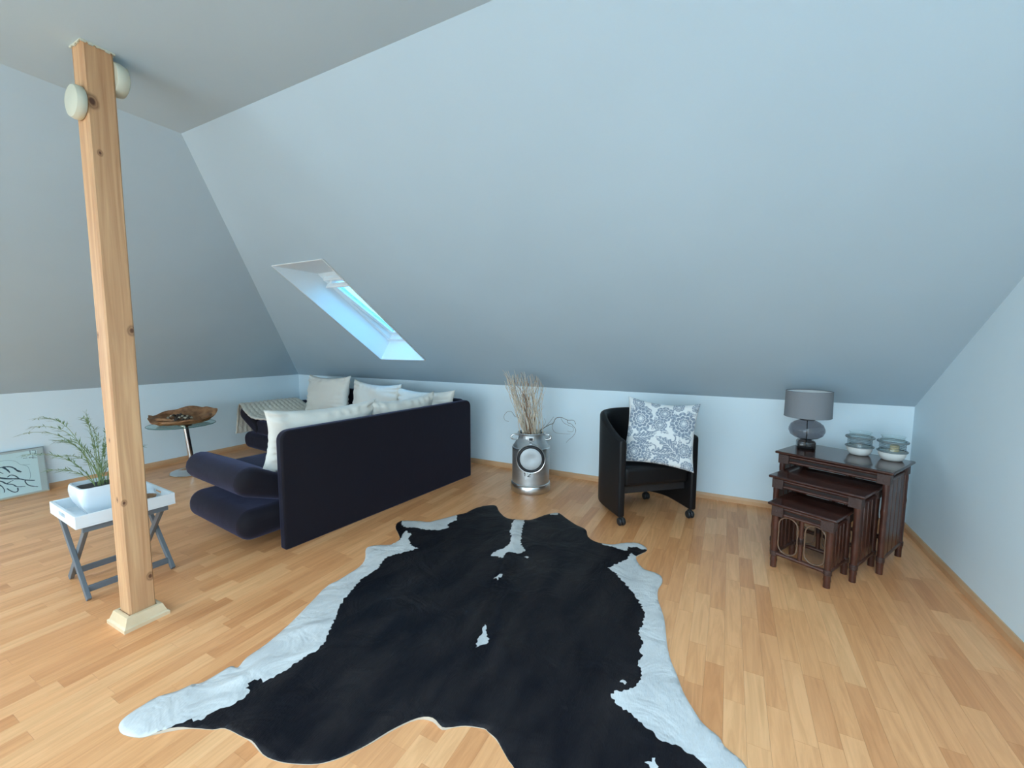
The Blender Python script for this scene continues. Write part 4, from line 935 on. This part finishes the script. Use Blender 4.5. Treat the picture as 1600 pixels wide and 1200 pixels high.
# ------------------------------------------------------------------ nest of three cane tables
NU = Vector((.883, -.469, 0)); NV = Vector((.469, .883, 0)); NR = math.atan2(-.469, .883)
def cane_table(FL, W_, D_, Ht, label, front):
    c = Vector((*FL, 0))+NU*(W_/2)+NV*(D_/2)
    t = empty('cane_nesting_table', c, NR, label, 'table', 'nest of three dark cane tables')
    MB().box(-W_/2, W_/2, -D_/2, D_/2, Ht-.016, Ht).build('table_top', M['rosewood'], t, bevel=.006)
    lx, ly = W_/2-.036, D_/2-.036; lr = .0165
    zr = (Ht-.030, Ht-.066)
    for sx in (-1, 1):
        for sy in (-1, 1):
            pts = []; rs = []
            N_ = 26; nodes = (.12, .36, .62, .86)
            for i in range(N_+1):
                z = (Ht-.016)*i/N_; pts.append((sx*lx, sy*ly, z)); f = i/N_
                rs.append(lr*(1+sum(.14*math.exp(-((f-q)/.018)**2) for q in nodes)))
            MB().tube(pts, rs, 14).build('leg', M['cane'], t, smooth=60)
            z0, z1 = Ht-.080, Ht-.020; bnd = MB()
            xa, xb = sorted((sx*(lx+.0195), sx*(lx-.042))); ya, yb = sorted((sy*(ly+.0195), sy*(ly-.036))); xi, yi = sx*(lx-.004), sy*(ly-.004)
            bnd.prism([(sx*(lx+.0195), sy*(ly+.0195)), (sx*(lx-.042), sy*(ly+.0195)), (sx*(lx-.042), yi), (xi, yi), (xi, sy*(ly-.036)), (sx*(lx+.0195), sy*(ly-.036))], lambda u, v: (u, v, z0), lambda u, v: (u, v, z1))
            bnd.build('corner_binding', M['binding'], t, bevel=.003)
            MB().lathe([(lr+.001, .070), (lr+.004, .073), (lr+.004, .097), (lr+.001, .100)], 12, sx*lx, sy*ly).build('foot_binding', M['binding'], t, smooth=40)
    for z in zr:
        for sy in (-1, 1): MB().tube([(-lx, sy*ly, z), (lx, sy*ly, z)], .0105, 10).build('rail', M['cane'], t, smooth=60)
        for sx in (-1, 1): MB().tube([(sx*lx, -ly, z), (sx*lx, ly, z)], .0105, 10).build('rail', M['cane'], t, smooth=60)
    for sy in (-1, 1): MB().box(-lx, lx, sy*ly-.004, sy*ly+.004, zr[1], zr[0]).build('apron', M['apron'], t)
    zl = .085
    for sx in (-1, 1):
        MB().tube([(sx*lx, -ly, zl), (sx*lx, ly, zl)], .0125, 10).build('low_rail', M['cane'], t, smooth=60)
        nsl = 4; gap_ = .013; sw_ = (2*ly-2*lr-gap_*(nsl+1))/nsl
        for q in range(nsl):
            y_ = -ly+lr+gap_+sw_/2+q*(sw_+gap_); MB().bar((sx*lx, y_, zl), (sx*lx, y_, Ht-.06), sw_, .012, (0, 1, 0)).build('slat', M['cane'], t, bevel=.004)
    def hoop_panel(y_):
        MB().tube([(-lx, y_, zl), (lx, y_, zl)], .0125, 10).build('low_rail', M['cane'], t, smooth=60)
        MB().tube([(0, y_, zl), (0, y_, zr[1])], .0115, 10).build('mullion', M['cane'], t, smooth=60)
        for s_ in (-1, 1):
            cx = s_*lx/2; rx = lx/2-.018; z0, z1 = zl+.012, zr[1]-.010
            pts = [(cx+rx*math.cos(a), y_, z1-rx+rx*math.sin(a)) for a in [PI*i/12 for i in range(13)]]+[(cx+rx*math.cos(a), y_, z0+rx+rx*math.sin(a)) for a in [PI+PI*i/12 for i in range(13)]]
            MB().tube(pts, .0042, 8, True).build('hoop', M['cane_hoop'], t, smooth=70)
            MB().lathe([(.013, -.018), (.0145, -.014), (.0145, .014), (.013, .018)], 12, 0, y_).build('mullion_binding', M['binding'], t, smooth=40).location = (0, 0, (zl+zr[1])/2) if s_ < 0 else (0, 0, (zl+zr[1])/2-.0001)
    if front: hoop_panel(-ly)
    hoop_panel(ly)
    return t
cane_table((.296, 3.257), .607, .43, .605, 'tallest dark cane nesting table carrying the grey lamp and glass jars', False)
cane_table((.248, 3.022), .482, .375, .500, 'middle sized dark cane nesting table half under the tallest one', False)
cane_table((.235, 2.820), .340, .320, .392, 'smallest dark cane nesting table with rattan hoops in its front', True)

# ------------------------------------------------------------------ lamp and glass jars on the tall table
lp = empty('table_lamp', (.485, 3.415, .6052), NR+.5, 'table lamp with grey drum shade and smoked glass body', 'lamp')
LS = .135
MB().lathe([(0, 0), (.050, 0), (.053, .004), (.053, .050), (.046, .060), (.030, .064)], 40, sq=5).build('glass_foot', M['smoke_dark'], lp, smooth=45)
MB().lathe([(.030, .064), (.040, .070), (.070, .080), (.094, .098), (.104, .125), (.103, .142), (.092, .168), (.070, .186), (.046, .197), (.040, .200)], 56).build('glass_body', M['smoke_glass'], lp, smooth=60)
MB().lathe([(.030, .199), (.043, .199), (.044, .203), (.044, .218), (.038, .224), (.016, .226), (.016, .250), (0, .250)], 32).build('neck', M['black_metal'], lp, smooth=40)
MB().tube([(.0, .0, .01), (.003, .001, .10), (0, 0, .20)], .0032, 8).build('cord', M['mesh_cord'], lp, smooth=60)
sh = MB().lathe([(LS, .222), (LS-.002, .392)], 64)
sh.f = [f for f in sh.f if len(f) == 4]
s_o = sh.build('lamp_shade', M['shade'], lp, smooth=60)
si = MB().lathe([(LS-.004, .223), (LS-.006, .391)], 64); si.f = [f for f in si.f if len(f) == 4]; si.mi = [0]*len(si.f); si.build('shade_lining', M['shade_in'], s_o, smooth=60)
for z, r_ in ((.222, LS-.002), (.392, LS-.004)): MB().tube([(r_*math.cos(2*PI*k/56), r_*math.sin(2*PI*k/56), z) for k in range(56)], .0032, 6, True).build('shade_rim', M['shade'], s_o, smooth=70)
for a in (0, 2*PI/3, 4*PI/3): MB().tube([(0, 0, .245), (.1*math.cos(a), .1*math.sin(a), .240), ((LS-.004)*math.cos(a), (LS-.004)*math.sin(a), .224)], .0018, 6).build('shade_spoke', M['chrome'], s_o, smooth=70)
MB().lathe([(0, .250), (.012, .252), (.014, .262), (.026, .285), (.030, .305), (.024, .325), (0, .335)], 20).build('bulb', M['sand'], lp, smooth=60)
MB().lathe([(0, 0), (.047, 0), (.047, .010), (0, .012)], 24, sq=5).build('foot_weight', M['black_metal'], lp)

def jar(loc, label, candle):
    j = empty('glass_jar', loc, .4, label, 'jar', 'glass jars beside the lamp')
    k_ = .88; T = lambda prof: [(r_*k_, z) for r_, z in prof]
    def ring(z, r_, q): return [(r_*k_*math.cos(2*PI*k/44), r_*k_*math.sin(2*PI*k/44), z) for k in range(44)], q
    MB().lathe(T([(0, 0), (.048, 0), (.060, .006), (.072, .028), (.076, .048), (.075, .056), (0, .056)]), 44).build('sand_filled_base', M['sand'], j, smooth=50)
    wl_ = MB().lathe(T([(.073, .057), (.0715, .066), (.071, .088), (.0715, .108), (.074, .112)]), 44); wl_.f = [f for f in wl_.f if len(f) == 4]; wl_.mi = [0]*len(wl_.f); wl_.build('ribbed_wall', M['grey_glass'], j, smooth=70)
    for z, r_, q in ((.056, .079, .0055), (.114, .079, .0075)):
        MB().tube(*ring(z, r_, q), 8, True).build('glass_ring', M['ring_glass'], j, smooth=70)
    for z in (.069, .079, .089, .099): MB().tube(*ring(z, .0715, .0012), 6, True).build('rib', M['ring_glass'], j, smooth=70)
    MB().lathe(T([(.073, .120), (.068, .128), (.062, .133), (.063, .142), (.068, .147), (.066, .150), (.060, .143), (.059, .132), (.066, .121)]), 44).build('rim', M['clear_glass'], j, smooth=60)
    if candle: MB().lathe([(0, .0565), (.022, .0565), (.022, .092), (0, .090)], 20, .005, -.01).build('candle', M['candle'], j, smooth=40)
    return j
jar((.768, 3.395, .6052), 'grey ringed glass jar nearer the lamp on the tall cane table', False)
jar((.912, 3.325, .6052), 'grey ringed glass jar with a candle at the right table edge', True)
